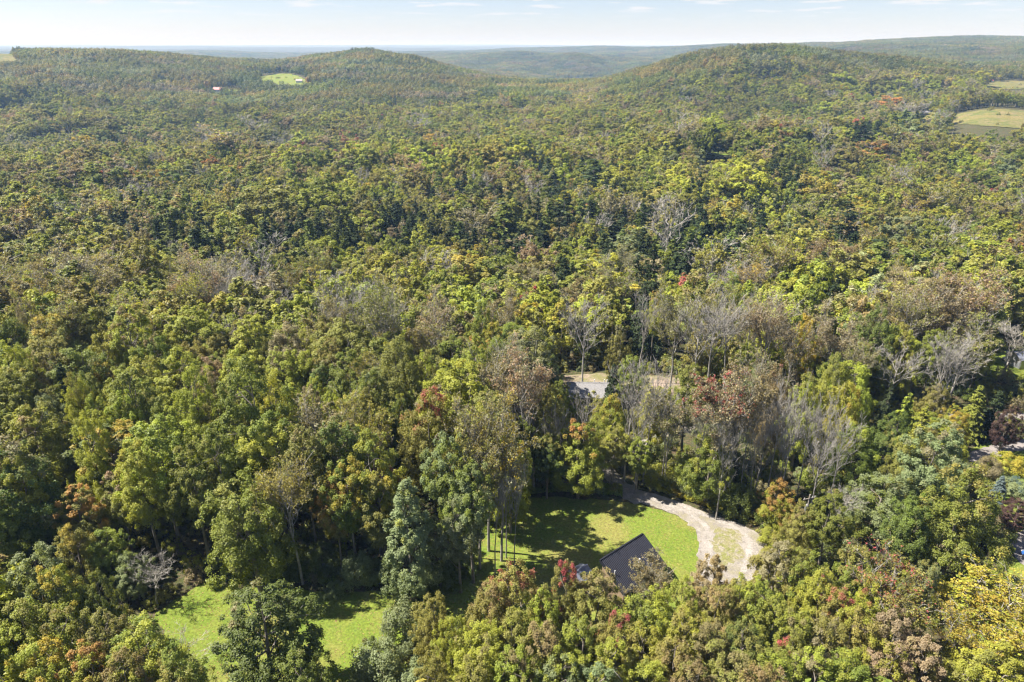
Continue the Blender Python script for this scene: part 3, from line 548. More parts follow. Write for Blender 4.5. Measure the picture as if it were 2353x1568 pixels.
NAME = {'round': 'broadleaf_tree', 'tall': 'broadleaf_tree', 'cone': 'broadleaf_tree', 'bare': 'bare_tree', 'thin': 'sparse_tree', 'pine': 'conifer_tree', 'spruce': 'spruce_tree', 'bush': 'shrub', 'snag': 'dead_tree'}
CATG = {'round': 'tree', 'tall': 'tree', 'cone': 'tree', 'bare': 'bare tree', 'thin': 'sparse tree', 'pine': 'conifer', 'spruce': 'conifer', 'bush': 'shrub', 'snag': 'dead tree'}
GROUP = {'tree': 'leafy trees of the near wood', 'bare tree': 'leafless grey trees', 'sparse tree': 'thinly leaved trees', 'conifer': 'conifers in the near wood', 'shrub': 'shrubs around the lawns', 'dead tree': 'dead trees'}
RND = random.Random(7)
TREES = []
def plan(x, y, kind, h, w, tint, turn='rust', amt=0.1, label=None, hand=True):
    TREES.append(dict(x=x, y=y, z=float(ground_z(x, y)), kind=kind, h=h, w=w, tint=tint, turn=turn, amt=amt, label=label, hand=hand, v=RND.randrange(KINDS_N[kind]), rz=RND.uniform(0, 6.28)))
HAND = [
 # px, py of the top, kind, height, crown width, leaf colour, turning colour, how much has turned, label
 (548, 1085, 'round', 17.5, 9.8, 'green', 'olive', .30, 'big round green maple at the left end of the lawn'),
 (592, 1345, 'round', 15, 10.5, 'deep', 'rust', 0.19, 'dark rounded tree standing in front of the left lawn, cut by bottom edge'),
 (930, 1092, 'cone', 18, 8.4, 'silver', 'lime', .25, 'tall cone-shaped leafy tree between the two halves of the lawn'),
 (820, 1272, 'bush', 4.8, 4.6, 'silver', 'green', .1, 'pale grey-green bushy shrub left of the cone-shaped tree'),
 (766, 1338, 'bush', 2.2, 2.1, 'silver', 'green', .1, 'small pale shrub alone on the left lawn edge'),
 (925, 1393, 'bush', 5.6, 5.6, 'silver', 'olive', .2, 'large rounded grey-green shrub in front of the cone-shaped tree'),
 (866, 1488, 'bush', 5.0, 6.0, 'silver', 'olive', .2, 'wide grey-green shrub at the bottom edge beside the lawn'),
 (962, 1530, 'bush', 4.2, 4.6, 'silver', 'lime', .2, 'grey-green shrub at the bottom edge left of the front wood'),
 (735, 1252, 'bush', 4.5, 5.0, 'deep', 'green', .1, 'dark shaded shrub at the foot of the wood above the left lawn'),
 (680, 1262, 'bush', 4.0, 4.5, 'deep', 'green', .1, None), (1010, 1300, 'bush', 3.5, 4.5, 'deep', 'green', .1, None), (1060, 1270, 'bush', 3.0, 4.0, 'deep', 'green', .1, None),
 (338, 1302, 'bare', 6.2, 4.2, 'tan', 'tan', 0, 'small grey leafless tree at the left tip of the lawn'),
 (360, 1515, 'bare', 7.5, 5.5, 'tan', 'tan', 0, 'leafless tree poking up at the bottom edge left'),
 (165, 1118, 'tall', 13, 6.0, 'olive', 'orange', .40, 'tree with bright orange top left of the round maple'),
 (255, 1085, 'tall', 13, 5.5, 'olive', 'pink', .35, None), (345, 962, 'tall', 20, 9.0, 'lime', 'green', .3, 'tall yellow-green tree with pale trunks showing, left of the lawn'),
 (300, 1010, 'tall', 19, 7.0, 'lime', 'gold', .2, None), (1776, 1212, 'bush', 2.6, 3.4, 'lime', 'olive', .3, 'low yellow-green shrub at the right end of the driveway'), (1772, 1262, 'bush', 2.4, 3.2, 'olive', 'lime', .3, 'low olive shrub at the lower right of the driveway'), (420, 1010, 'tall', 19, 7, 'green', 'olive', .3, None), (60, 1265, 'round', 15, 8.0, 'silver', 'green', .4, 'grey-green round tree at the left picture edge'),
 (150, 1205, 'round', 11, 6.0, 'olive', 'gold', .3, None), (230, 1210, 'round', 9.5, 6.0, 'green', 'lime', .3, None), (290, 1270, 'round', 7, 5, 'silver', 'green', .3, None), (110, 1300, 'round', 14, 6.5, 'lime', 'gold', .3, None),
 (30, 1380, 'round', 14, 8, 'lime', 'olive', .3, None), (130, 1400, 'round', 14, 7.5, 'green', 'olive', .3, None), (215, 1405, 'round', 13, 7, 'olive', 'rust', 0.30, None), (310, 1425, 'round', 13.5, 8, 'lime', 'green', .35, 'yellow-green round tree at the front left beside the lawn tip'),
 (60, 1470, 'round', 14, 8, 'lime', 'gold', .3, None), (180, 1480, 'round', 13, 7.5, 'lime', 'orange', .3, None), (270, 1500, 'round', 13, 7, 'olive', 'rust', 0.34, None), (390, 1500, 'round', 12.5, 7, 'green', 'olive', .3, None), (680, 1500, 'round', 11, 7, 'green', 'rust', 0.13, None),
 # wood above the left lawn
 (480, 985, 'tall', 20, 7.5, 'green', 'olive', .3, None), (612, 945, 'tall', 21, 8.0, 'lime', 'green', .35, 'pale green tall tree rising behind the round maple'), (690, 985, 'tall', 20, 7, 'olive', 'rust', 0.21, None), (655, 1080, 'thin', 17, 6, 'olive', 'rust', 0.17, None),
 (770, 950, 'tall', 20, 8, 'deep', 'rust', 0.21, None), (850, 985, 'tall', 20, 8, 'lime', 'green', .4, None), (790, 1060, 'tall', 17, 7, 'green', 'gold', .35, None), (870, 1080, 'tall', 16, 6.5, 'olive', 'gold', .35, None), (760, 1110, 'tall', 14, 5, 'olive', 'orange', .45, 'orange-brown tree at the wood edge above the left lawn'),
 (985, 890, 'round', 19, 9.0, 'olive', 'red', 0.24, 'broad tree with crimson top in the middle canopy'), (1030, 1000, 'tall', 20, 7, 'green', 'silver', .4, None), (1080, 1060, 'tall', 18, 6.5, 'silver', 'green', .4, None), (1050, 1130, 'tall', 15, 6, 'silver', 'green', .4, None),
 (1118, 950, 'thin', 21, 6.5, 'olive', 'tan', .4, 'thin rusty tree with bare trunks at the left end of the main lawn'), (1150, 985, 'thin', 20, 6, 'tan', 'gold', .3, None), (1095, 1000, 'thin', 20, 6, 'olive', 'rust', 0.26, None), (1172, 980, 'round', 17, 6.5, 'lime', 'gold', .25, 'yellow-green tree above the left end of the main lawn'), (1135, 1110, 'bare', 14, 3.2, 'tan', 'tan', 0, None), (1100, 1030, 'bare', 17, 3, 'tan', 'tan', 0, None), (1162, 1045, 'bare', 16, 3, 'tan', 'tan', 0, None), (1182, 1085, 'bare', 14.5, 2.6, 'tan', 'tan', 0, 'slim pale trunk at the left end of the main lawn, nearest the grass'), (1290, 940, 'bare', 13.5, 3, 'tan', 'tan', 0, None), (1540, 905, 'bare', 16, 3.6, 'tan', 'tan', 0, None), (1610, 960, 'bare', 14, 3, 'tan', 'tan', 0, None), (1675, 985, 'bare', 15, 3.4, 'tan', 'tan', 0, None),
 (1228, 930, 'snag', 14.5, 5, 'tan', 'tan', 0, 'grey dead tree with forked limbs behind the main lawn'), (1262, 960, 'bare', 13, 2.6, 'tan', 'tan', 0, None), (1205, 830, 'thin', 20, 7, 'tan', 'pink', .4, None), (1150, 820, 'thin', 20, 7, 'tan', 'rust', 0.26, None), (1200, 960, 'tall', 13, 5.5, 'deep', 'green', .3, None), (1260, 1000, 'tall', 11, 5.5, 'deep', 'olive', .3, None),
 (1335, 968, 'round', 13.2, 8.0, 'lime', 'orange', .26, 'yellow-green maple with orange tips at the back edge of the lawn'), (1345, 915, 'bare', 13, 3.5, 'tan', 'tan', 0, 'slim leafless tree cluster just below the grey roof'), (1408, 905, 'round', 13, 6.0, 'lime', 'gold', .3, 'bright yellow-green tree right of the grey roof'), (1415, 975, 'tall', 11, 6, 'olive', 'lime', .3, None),
 (1452, 868, 'bare', 18, 5, 'tan', 'tan', 0, 'tall pale bare tree left of two, above the driveway bend'), (1500, 862, 'bare', 18.5, 5, 'tan', 'tan', 0, 'tall pale bare tree right of two, above the driveway bend'), (1478, 900, 'bare', 16.5, 4, 'tan', 'tan', 0, None), (1545, 930, 'thin', 14, 6, 'olive', 'tan', .4, None), (1470, 1010, 'tall', 9.5, 5, 'green', 'lime', .3, None),
 (1425, 745, 'round', 15, 6, 'olive', 'tan', .3, None), (1412, 838, 'spruce', 12, 4.5, 'pine', 'pine', 0, 'narrow dark conifer tip right of the grey roof'), (1345, 690, 'bare', 20, 7.5, 'tan', 'tan', 0, 'grey spreading bare tree behind the grey roofed house'), 
 (1322, 903, 'round', 9, 5.0, 'lime', 'olive', .3, 'yellow-green tree hiding the left corner of the grey roofed house'), (1382, 912, 'round', 9, 5.0, 'olive', 'lime', .3, 'olive tree hiding the front of the grey roofed house'), (1590, 835, 'tall', 18, 7.5, 'green', 'olive', .3, None), (1640, 985, 'round', 13, 7.4, 'green', 'lime', .35, 'dense green tree above the middle of the driveway'), (1575, 1045, 'bush', 5, 4.5, 'lime', 'olive', .3, 'yellow-green shrub by the driveway entrance'), (1515, 1070, 'bush', 3.6, 4.2, 'lime', 'silver', .3, None), (1600, 1085, 'bush', 4, 4.5, 'silver', 'lime', .4, None),
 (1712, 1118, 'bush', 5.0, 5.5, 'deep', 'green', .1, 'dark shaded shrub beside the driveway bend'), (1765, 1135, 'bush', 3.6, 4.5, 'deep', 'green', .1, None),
 (1695, 925, 'bare', 17.0, 3.5, 'tan', 'tan', 0, 'leftmost tall leafless tree of the grey cluster above the driveway'), (1735, 915, 'bare', 17.0, 3.5, 'tan', 'tan', 0, None), (1772, 905, 'bare', 17.8, 3.5, 'tan', 'tan', 0, None), (1805, 900, 'bare', 17.8, 3.5, 'tan', 'tan', 0, None), (1838, 905, 'bare', 17.0, 3.5, 'tan', 'tan', 0, None), (1875, 918, 'bare', 17.0, 3.5, 'tan', 'tan', 0, None), (1912, 930, 'bare', 17.0, 3.9, 'tan', 'tan', 0, None), (1948, 958, 'bare', 16.1, 3.9, 'tan', 'tan', 0, 'rightmost tall leafless tree of the grey cluster above the driveway'), (1755, 960, 'bare', 15.3, 3.1, 'tan', 'tan', 0, None), (1820, 960, 'bare', 15.3, 3.1, 'tan', 'tan', 0, None), (1895, 1010, 'bare', 13.6, 3.9, 'tan', 'tan', 0, None), (1935, 1125, 'bare', 8.5, 3.6, 'tan', 'tan', 0, 'short pale bare tree right of the utility pole'),
 (1660, 880, 'thin', 20, 7, 'tan', 'red', 0.14, 'thin tree with dark red top left of the bare cluster'), (1715, 865, 'thin', 20, 7, 'tan', 'rust', 0.26, None), (1790, 838, 'round', 17, 6, 'rust', 'red', 0.16, 'dark red-brown crown above the grey bare cluster'), (1860, 855, 'round', 17, 7.5, 'lime', 'olive', .3, None), (1950, 868, 'round', 17, 7, 'lime', 'gold', .2, 'yellow-green crown right above the bare cluster'), (1980, 975, 'round', 13, 7.5, 'green', 'lime', .3, 'green round tree right of the bare cluster'),
 (2040, 1088, 'round', 10.8, 9.0, 'green', 'silver', .5, 'broad pale green maple right of the utility pole'), (1798, 1103, 'round', 8, 5.4, 'lime', 'orange', .5, 'orange and yellow tree at the right side of the driveway bend'), (1850, 1150, 'round', 10, 5, 'olive', 'rust', 0.26, None), (1920, 1120, 'tall', 13, 6, 'green', 'rust', 0.17, None),
 (2240, 1078, 'round', 18, 10.0, 'green', 'olive', .3, 'biggest green maple, beside the right lawn'), (2178, 1000, 'round', 9.5, 7.5, 'lime', 'gold', .2, 'yellow-green maple at the end of the right lane'), (2138, 1288, 'tall', 12, 3.6, 'silver', 'olive', .3, 'narrow pale tree left of the biggest maple'), (2110, 1130, 'tall', 15, 6, 'deep', 'green', .3, None),
 (2255, 888, 'spruce', 10, 5.6, 'green', 'green', 0, 'bright green conical conifer above the right lane'), (2300, 900, 'spruce', 9, 5, 'pine', 'pine', 0, None), (2092, 905, 'pine', 13, 5.5, 'green', 'lime', .4, None), (2130, 930, 'pine', 13, 5, 'olive', 'lime', .4, None), (2050, 880, 'pine', 15, 5, 'pine', 'pine', 0, None), (2330, 930, 'round', 9, 5, 'plum', 'rust', 0.26, None), (2205, 930, 'round', 9, 6, 'lime', 'gold', .4, None), (2160, 880, 'round', 10, 6, 'olive', 'tan', .3, None),
 (2280, 1054, 'bush', 3.0, 3.8, 'tan', 'rust', 0.26, 'small tan fruit tree on the right lawn'), (2330, 1046, 'bush', 2.8, 5.0, 'lime', 'gold', .4, 'yellow-green hedge shrub along the right lane'), (2306, 1094, 'spruce', 4.2, 2.6, 'blue', 'blue', 0, 'small blue spruce on the right lawn'), (2338, 1104, 'bush', 2.6, 5.0, 'silver', 'blue', .3, 'low spreading grey-green bush right of the blue spruce'), (2350, 1148, 'round', 5.0, 4.6, 'plum', 'rust', 0.17, 'small purple-leaved tree at the right picture edge'),
 (2285, 1382, 'thin', 10, 9.5, 'lime', 'gold', .4, 'thin golden tree on the lower right lawn'), (2345, 1400, 'thin', 9, 8, 'lime', 'gold', .4, None), (2215, 1430, 'thin', 9, 5, 'lime', 'gold', .4, None), (2300, 1498, 'round', 10, 9.0, 'olive', 'lime', .45, 'yellow-green round tree at the bottom right corner'), (2235, 1530, 'round', 10, 7, 'olive', 'lime', .4, None),
 # wood in front of the house
 (1125, 1335, 'round', 13, 6.5, 'olive', 'rust', 0.30, None), (1183, 1288, 'round', 14.5, 6.6, 'olive', 'red', 0.29, 'tree with crimson top just left of the house'), (1243, 1355, 'round', 12.5, 6, 'lime', 'rust', 0.17, None), (1303, 1285, 'round', 13.5, 4.6, 'olive', 'red', 0.30, 'narrow red-topped tree between crimson tree and house'), (1372, 1312, 'round', 12.5, 6.8, 'olive', 'rust', 0.38, 'rusty olive tree hiding the left corner of the house'), (1425, 1415, 'round', 11, 5.5, 'olive', 'red', 0.25, None), (1250, 1432, 'round', 12.5, 7, 'olive', 'rust', 0.42, None),
 (1105, 1425, 'round', 12, 6.5, 'lime', 'rust', 0.17, None), (1180, 1398, 'round', 12.5, 6.5, 'lime', 'olive', .4, None), (1335, 1418, 'round', 12, 6.5, 'lime', 'green', .3, None), (1500, 1352, 'round', 11.5, 6.4, 'lime', 'green', .45, 'bright green tree in front of the dark roof'), (1492, 1296, 'thin', 10, 4.0, 'rust', 'tan', .4, 'thin brown tree against the dark roof'), (1565, 1330, 'round', 11.5, 6, 'lime', 'olive', .3, None), (1590, 1400, 'round', 12, 7, 'lime', 'olive', .35, None), (1640, 1275, 'round', 11, 5.6, 'tan', 'rust', 0.38, 'tan and rusty tree over the lower end of the driveway'), (1660, 1345, 'round', 12, 6.5, 'olive', 'rust', 0.38, None), (1705, 1330, 'round', 12, 6, 'olive', 'lime', .3, None), (1750, 1330, 'round', 12.5, 7, 'green', 'lime', .3, None),
 (1800, 1245, 'round', 12, 7, 'olive', 'tan', .4, None), (1862, 1262, 'round', 12, 6.5, 'green', 'olive', .4, None), (1900, 1310, 'round', 12.5, 5.5, 'lime', 'red', 0.19, 'tree with scarlet top in the front wood'), (1935, 1352, 'round', 12, 5.5, 'olive', 'red', 0.22, 'tree with dark red patch right of the scarlet top'), (1985, 1255, 'round', 13, 7, 'green', 'olive', .4, None), (2050, 1312, 'thin', 13, 6, 'olive', 'red', 0.16, None), (2015, 1330, 'round', 12.5, 6, 'lime', 'red', 0.16, None), (2090, 1352, 'round', 12, 6, 'olive', 'rust', 0.26, None),
 (1410, 1470, 'round', 12, 7, 'olive', 'lime', .4, None), (1480, 1435, 'round', 11.5, 6.5, 'lime', 'rust', 0.26, None), (1560, 1470, 'round', 12, 7, 'olive', 'rust', 0.34, None), (1640, 1430, 'round', 12, 7, 'olive', 'rust', 0.42, None), (1720, 1430, 'round', 12, 6.5, 'deep', 'olive', .4, None), (1790, 1370, 'round', 12, 6.5, 'green', 'lime', .3, None), (1840, 1405, 'round', 12, 6.5, 'lime', 'rust', 0.17, None), (1830, 1450, 'round', 11.5, 5, 'olive', 'red', 0.21, None), (1910, 1420, 'round', 12, 6.5, 'tan', 'olive', .4, None), (1980, 1400, 'round', 12.5, 7, 'olive', 'lime', .3, None), (2070, 1405, 'round', 12.5, 7, 'olive', 'pink', .55, 'pinkish tan crown at the right end of the front wood'), (2140, 1470, 'round', 12, 7, 'olive', 'pink', .5, None), (2060, 1480, 'round', 12, 7, 'lime', 'pink', .35, None), (1965, 1490, 'round', 12, 7, 'green', 'lime', .3, None), (1880, 1490, 'round', 12, 7, 'tan', 'lime', .4, None), (1800, 1500, 'round', 12, 7, 'green', 'lime', .3, None), (1700, 1500, 'round', 12, 7, 'olive', 'rust', 0.34, None), (1290, 1505, 'round', 11.5, 7, 'silver', 'lime', .4, None), (1190, 1490, 'round', 11.5, 7, 'lime', 'rust', 0.26, None), (1095, 1510, 'round', 10.5, 6.5, 'lime', 'olive', .4, None), (1380, 1530, 'round', 11.5, 7, 'lime', 'silver', .4, None), (1600, 1530, 'round', 11.5, 7, 'olive', 'rust', 0.42, None), (1500, 1525, 'round', 11, 6.5, 'green', 'lime', .4, None),
 (855, 1461, 'round', 1.7, .9, 'deep', 'green', .1, 'tiny sapling alone on the left lawn'), (838, 1466, 'bush', .7, .7, 'olive', 'tan', .3, 'knee-high weed tuft beside the sapling'),
 # middle distance
 (1500, 590, 'pine', 24, 9, 'pine', 'pine', 0, 'tall dark spruce standing out of the middle canopy'), (1615, 705, 'bare', 20, 7, 'tan', 'tan', 0, None), (1650, 690, 'bare', 21, 8, 'tan', 'tan', 0, 'widest grey bare crown of the middle band'), (1690, 700, 'bare', 20, 7, 'tan', 'tan', 0, None), (1560, 695, 'thin', 19, 7, 'olive', 'tan', .4, None), (1780, 715, 'thin', 19, 7, 'tan', 'pink', .3, None), (1855, 718, 'round', 17, 6.5, 'lime', 'gold', .55, 'golden-topped round tree in the middle right band'), (1940, 740, 'thin', 18, 7, 'pink', 'tan', .5, 'pinkish thin tree right of the golden-topped tree'), (2080, 740, 'round', 17, 7.5, 'lime', 'olive', .4, None), (2075, 800, 'bare', 14, 7, 'tan', 'tan', 0, 'crooked white bare tree in the right middle wood'), (2150, 680, 'thin', 19, 8, 'tan', 'pink', .4, None), (2205, 690, 'thin', 19, 8, 'tan', 'rust', 0.34, None), (2115, 690, 'thin', 19, 8, 'tan', 'olive', .4, None),
 (775, 690, 'bare', 20, 7, 'tan', 'tan', 0, None), (872, 682, 'bare', 20, 7, 'tan', 'tan', 0, None), (740, 710, 'thin', 18, 7, 'olive', 'tan', .4, None), (1010, 700, 'thin', 19, 8, 'pink', 'tan', .4, 'brownish thin tree in the middle band above the crimson top'), (1110, 688, 'round', 19, 8, 'lime', 'green', .4, None), (80, 765, 'bare', 15, 6, 'tan', 'tan', 0, None), (272, 770, 'bare', 14, 6, 'tan', 'tan', 0, None), (110, 780, 'snag', 12, 6, 'tan', 'tan', 0, None), (1510, 670, 'tall', 17, 5, 'lime', 'orange', .3, None), (1480, 700, 'bare', 17, 5, 'tan', 'tan', 0, None), (1740, 700, 'thin', 19, 7, 'olive', 'tan', .5, None), (1830, 750, 'thin', 17, 6, 'rust', 'tan', .3, None), (2340, 745, 'bare', 12, 8, 'tan', 'tan', 0, 'spreading leafless tree over the small right-edge lawn')]
for (px, py, kd, h, w, t1, t2, am, lb) in HAND:
    if kd in ('round', 'tall') and lb is None: w *= .9
    x, y = on_ground(px, py, h * 0.97)
    plan(x, y, kd, h, w, t1, t2, am, lb)

# the wood between them: a loose grid, thinned where the hand-placed trees stand and where the ground is open
rng = np.random.default_rng(11)
S = 4.7
def blob(px, py, cx, cy_, rx, ry): return np.exp(-((px - cx) / rx) ** 2 - ((py - cy_) / ry) ** 2)
ys_ = np.arange(28, 930, S * .88); P = []
for k, y0 in enumerate(ys_):
    xm = 0.80 * y0 + 34; sc = 1.0 + 0.42 * ss(85, 170, y0) + 0.5 * ss(170, 600, y0)
    if rng.uniform() > 1 / sc: continue
    xs = np.arange(-xm - (k % 2) * S * .5 - 12, xm, S * sc); P.append(np.stack([xs + rng.normal(0, 1.15, len(xs)), y0 + rng.normal(0, 1.15, len(xs))], 1))
P = np.concatenate(P); x, y = P[:, 0], P[:, 1]; ok = np.ones(len(P), bool); z = ground_z(x, y)
for wp in CLEAR:
    cxm = np.mean([q[0] for q in wp]); cym = np.mean([q[1] for q in wp]); ok &= ~in_poly(x + (cxm - x) * 0.0, y, wp)
    for ox, oy in ((1.6, 0), (-1.6, 0), (0, 1.6), (0, -1.6)): ok &= ~in_poly(x + ox, y + oy, wp)
hh = np.clip(17.0 + 9 * vnoise(x / 45, y / 45, 5) + rng.normal(0, 2.2, len(P)), 9, 25); hh = np.where(y < 62, hh * .78, hh); hh = np.where((y > 76) & (y < 125) & (x > 0), hh * .86, hh); ww = hh * rng.uniform(.32, .44, len(P)) * (1 + .36 * ss(85, 170, y) + .34 * ss(170, 500, y) * rng.uniform(.5, 1.5, len(P))) * np.exp(rng.normal(0, .17, len(P)))
big = rng.uniform(0, 1, len(P)) < .06; hh = np.where(big, hh * 1.2, hh); ww = np.where(big, ww * 1.4, ww)
hx = np.array([t['x'] for t in TREES]); hy = np.array([t['y'] for t in TREES]); hw = np.array([t['w'] for t in TREES])
for i in range(len(hx)):
    ok &= np.hypot(x - hx[i], y - hy[i]) > 0.36 * hw[i] + 1.2
ok &= ~((vnoise(x / 24, y / 24, 41) < -.36) & (y > 120))
for fx, fz in ((0, .98), (-.3, .85), (.3, .85), (0, .74), (-.5, .6), (.5, .6), (0, .6), (0, .48), (-.4, .35), (.4, .35), (0, .24)):
    sx_, sy_, dd = project(x + fx * ww, y, z + fz * hh)
    for wdw in WINDOWS: ok &= ~in_poly(sx_, sy_, wdw)
# keep the faces of the trees that show whole in the photograph free of strangers
for i, t in enumerate(TREES):
    if t['label'] is None or t['kind'] in ('thin',): continue
    tx, ty, td = project(t['x'], t['y'], t['z'] + t['h']); bx, by, _ = project(t['x'], t['y'], t['z'] + .25 * t['h']); hwp = .42 * t['w'] * FP / td
    sx_, sy_, dd = project(x, y, z + hh * .97)
    ok &= ~((y < t['y'] - .5) & (np.abs(sx_ - tx) < hwp + ww * .3 * FP / dd) & (sy_ < by) & (sy_ > ty - 10) & (t['y'] < 175))
LITW = [world_poly(p) for p in LIT]
for _ in range(2):
    hit = shade_hits(x, y, hh, ww, LITW); hh = np.where(hit, hh * .72, hh)
ok &= ~shade_hits(x, y, hh, ww, LITW)
for t in TREES:
    if t['h'] > 4 and shade_hits(np.array([t['x']]), np.array([t['y']]), t['h'], t['w'], LITW)[0]: print('SHADES', t['kind'], [round(float(q)) for q in project(t['x'], t['y'], t['z'] + t['h'])[:2]], t['h'])
sel = np.where(ok)[0]; x, y, z, hh, ww = x[sel], y[sel], z[sel], hh[sel], ww[sel]
px, py, dd = project(x, y, z + hh * .8)
n = len(x); nz1 = vnoise(x / 28, y / 28, 9) + .5; nz2 = vnoise(x / 60, y / 60, 10) + .5; u = rng.uniform(0, 1, n)
con = .015 + .75 * blob(px, py, 340, 505, 110, 45) + .95 * blob(px, py, 900, 515, 240, 42) + .5 * blob(px, py, 620, 560, 160, 45) + .75 * blob(px, py, 1600, 540, 300, 75) + .5 * blob(px, py, 1300, 430, 220, 60) + .6 * blob(px, py, 1800, 400, 60, 45) + .4 * blob(px, py, 2000, 560, 120, 60) + .9 * blob(px, py, 1990, 300, 60, 25) + .7 * blob(px, py, 1640, 330, 70, 18)
bar = .03 + .40 * blob(px, py, 1650, 740, 120, 70) + .4 * blob(px, py, 2100, 740, 170, 70) + .3 * blob(px, py, 820, 730, 110, 60) + .35 * blob(px, py, 1800, 960, 110, 70) + .25 * blob(px, py, 1350, 720, 70, 60) + .3 * blob(px, py, 430, 660, 200, 40) + .35 * blob(px, py, 460, 320, 60, 18) + .5 * blob(px, py, 2090, 245, 90, 12) + .15 * blob(px, py, 1150, 860, 120, 70)
thn = .045 + .40 * bar + .15 * blob(px, py, 200, 650, 300, 60)
tree_kind = np.where(u < con, 'c', np.where(u < con + bar * .6, 'n', np.where(u < con + bar * .6 + thn, 't', 'b')))
def pick(i):
    a, b_, r = nz1[i], nz2[i], RND.random()
    warm = .06 + .16 * blob(px[i], py[i], 250, 430, 420, 110) + .12 * blob(px[i], py[i], 2200, 520, 300, 130) + .12 * blob(px[i], py[i], 800, 380, 300, 60)
    if r < warm and a > .42: return RND.choice(['rust', 'gold', 'tan', 'rust', 'tan', 'pink'] + (['orange'] if RND.random() < .5 else [])), 'rust', RND.uniform(0, .4)
    if r > .994: return 'rust', 'red', 0.29
    c = RND.choices(['green', 'olive', 'lime', 'deep', 'silver'], [.34, .28 + .16 * (b_ > .55), .32 + .25 * (a > .6), .07, .05])[0]
    return c, RND.choice(['rust', 'gold', 'olive', 'lime', 'tan', 'lime', 'olive', 'lime', 'green']), RND.uniform(0, .40)
order = np.argsort(y); lim = {'b': 300 - sum(CATG[t['kind']] == 'tree' for t in TREES), 'n': 60, 't': 60, 'c': 40}
inview = (px > -40) & (px < 2393) & (py < 1600)
rest = []
for i in order:
    kd = str(tree_kind[i]); c1, c2, am = pick(i)
    if kd == 'n' or kd == 't':
        c1 = RND.choice(['tan', 'tan', 'rust', 'olive', 'pink', 'olive'])
    if kd == 'c': c1 = c2 = 'pine' if RND.random() < .8 else 'deep'
    if inview[i] and y[i] < 175 and lim[kd] > 0:
        lim[kd] -= 1
        k = {'b': 'round' if (y[i] < 62 or RND.random() < .45) else 'tall', 'n': 'bare', 't': 'thin', 'c': 'pine'}[kd]
        plan(float(x[i]), float(y[i]), k, float(hh[i]), float(ww[i]) * (1.08 if kd == 'b' else .95), c1, c2, am, None, False)
    else:
        rest.append((x[i], y[i], z[i], hh[i], ww[i], kd, c1, c2, am))

# ---- build every near tree: thing > trunk, crown
def jit(c, k=.12):
    g = RND.uniform(1 - k, 1 + k); return [c[0] * g * RND.uniform(.93, 1.07), c[1] * g * RND.uniform(.95, 1.05), c[2] * g]
ROWS = [(0, 640, 'farther canopy'), (640, 760, 'middle canopy'), (760, 900, 'near canopy'), (900, 1060, 'upper wood'), (1060, 1230, 'lower wood'), (1230, 1400, 'front wood'), (1400, 3000, 'bottom row')]
COLS = [(-999, 250, 'at the left edge'), (250, 560, 'left of the lawn'), (560, 900, 'above the left lawn'), (900, 1250, 'left of the driveway'), (1250, 1560, 'around the houses'), (1560, 1850, 'by the driveway'), (1850, 2130, 'right of the driveway'), (2130, 9999, 'at the right edge')]
ORD = ['first', 'second', 'third', 'fourth', 'fifth', 'sixth', 'seventh', 'eighth', 'ninth', 'tenth', 'eleventh', 'twelfth', 'thirteenth', 'fourteenth', 'fifteenth', 'sixteenth']
WORD = {'round': 'bushy tree', 'tall': 'tall tree', 'cone': 'conical tree', 'bare': 'bare tree', 'thin': 'thin tree', 'pine': 'conifer', 'spruce': 'spruce', 'bush': 'shrub', 'snag': 'dead tree'}
buckets = {}
for t in TREES:
    t['px'], t['py'], _ = project(t['x'], t['y'], t['z'] + .75 * t['h'])
    if t['label'] is None:
        r = next(q[2] for q in ROWS if q[0] <= t['py'] < q[1]); c = next(q[2] for q in COLS if q[0] <= t['px'] < q[1])
        cw = 'leafless grey' if t['kind'] in ('bare', 'snag') else COLOUR[t['tint']]
        buckets.setdefault((cw, WORD[t['kind']], r, c), []).append(t)
for (cw, wd, r, c), L in buckets.items():
    L.sort(key=lambda t: t['px'])
    for i, t in enumerate(L):
        t['label'] = ('only %s %s in the %s %s' % (cw, wd, r, c)) if len(L) == 1 else ('%s %s, %s from left in the %s %s' % (cw, wd, ORD[min(i, 15)], r, c))
for t in TREES:
    T = near['%s%d' % (t['kind'], t['v'])]
    sx_ = t['w'] / 2 / T['R']; sz_ = t['h'] / T['h']
    root = empty(NAME[t['kind']], (t['x'], t['y'], t['z'] - .05), t['rz']); root.scale = (sx_, sx_, sz_)
    tag(root, t['label'], CATG[t['kind']], GROUP[CATG[t['kind']]])
    link('trunk', T['wood_me'], root)
    c1, c2 = jit(PAL[t['tint']]), jit(PAL[t['turn']])
    if 'twig_me' in T: link('branches', T['twig_me'], root)
    if 'leaf_me' in T:
        o = link('crown', T['leaf_me'], root); o['tint'] = c1; o['turn'] = c2; o['tamt'] = t['amt']

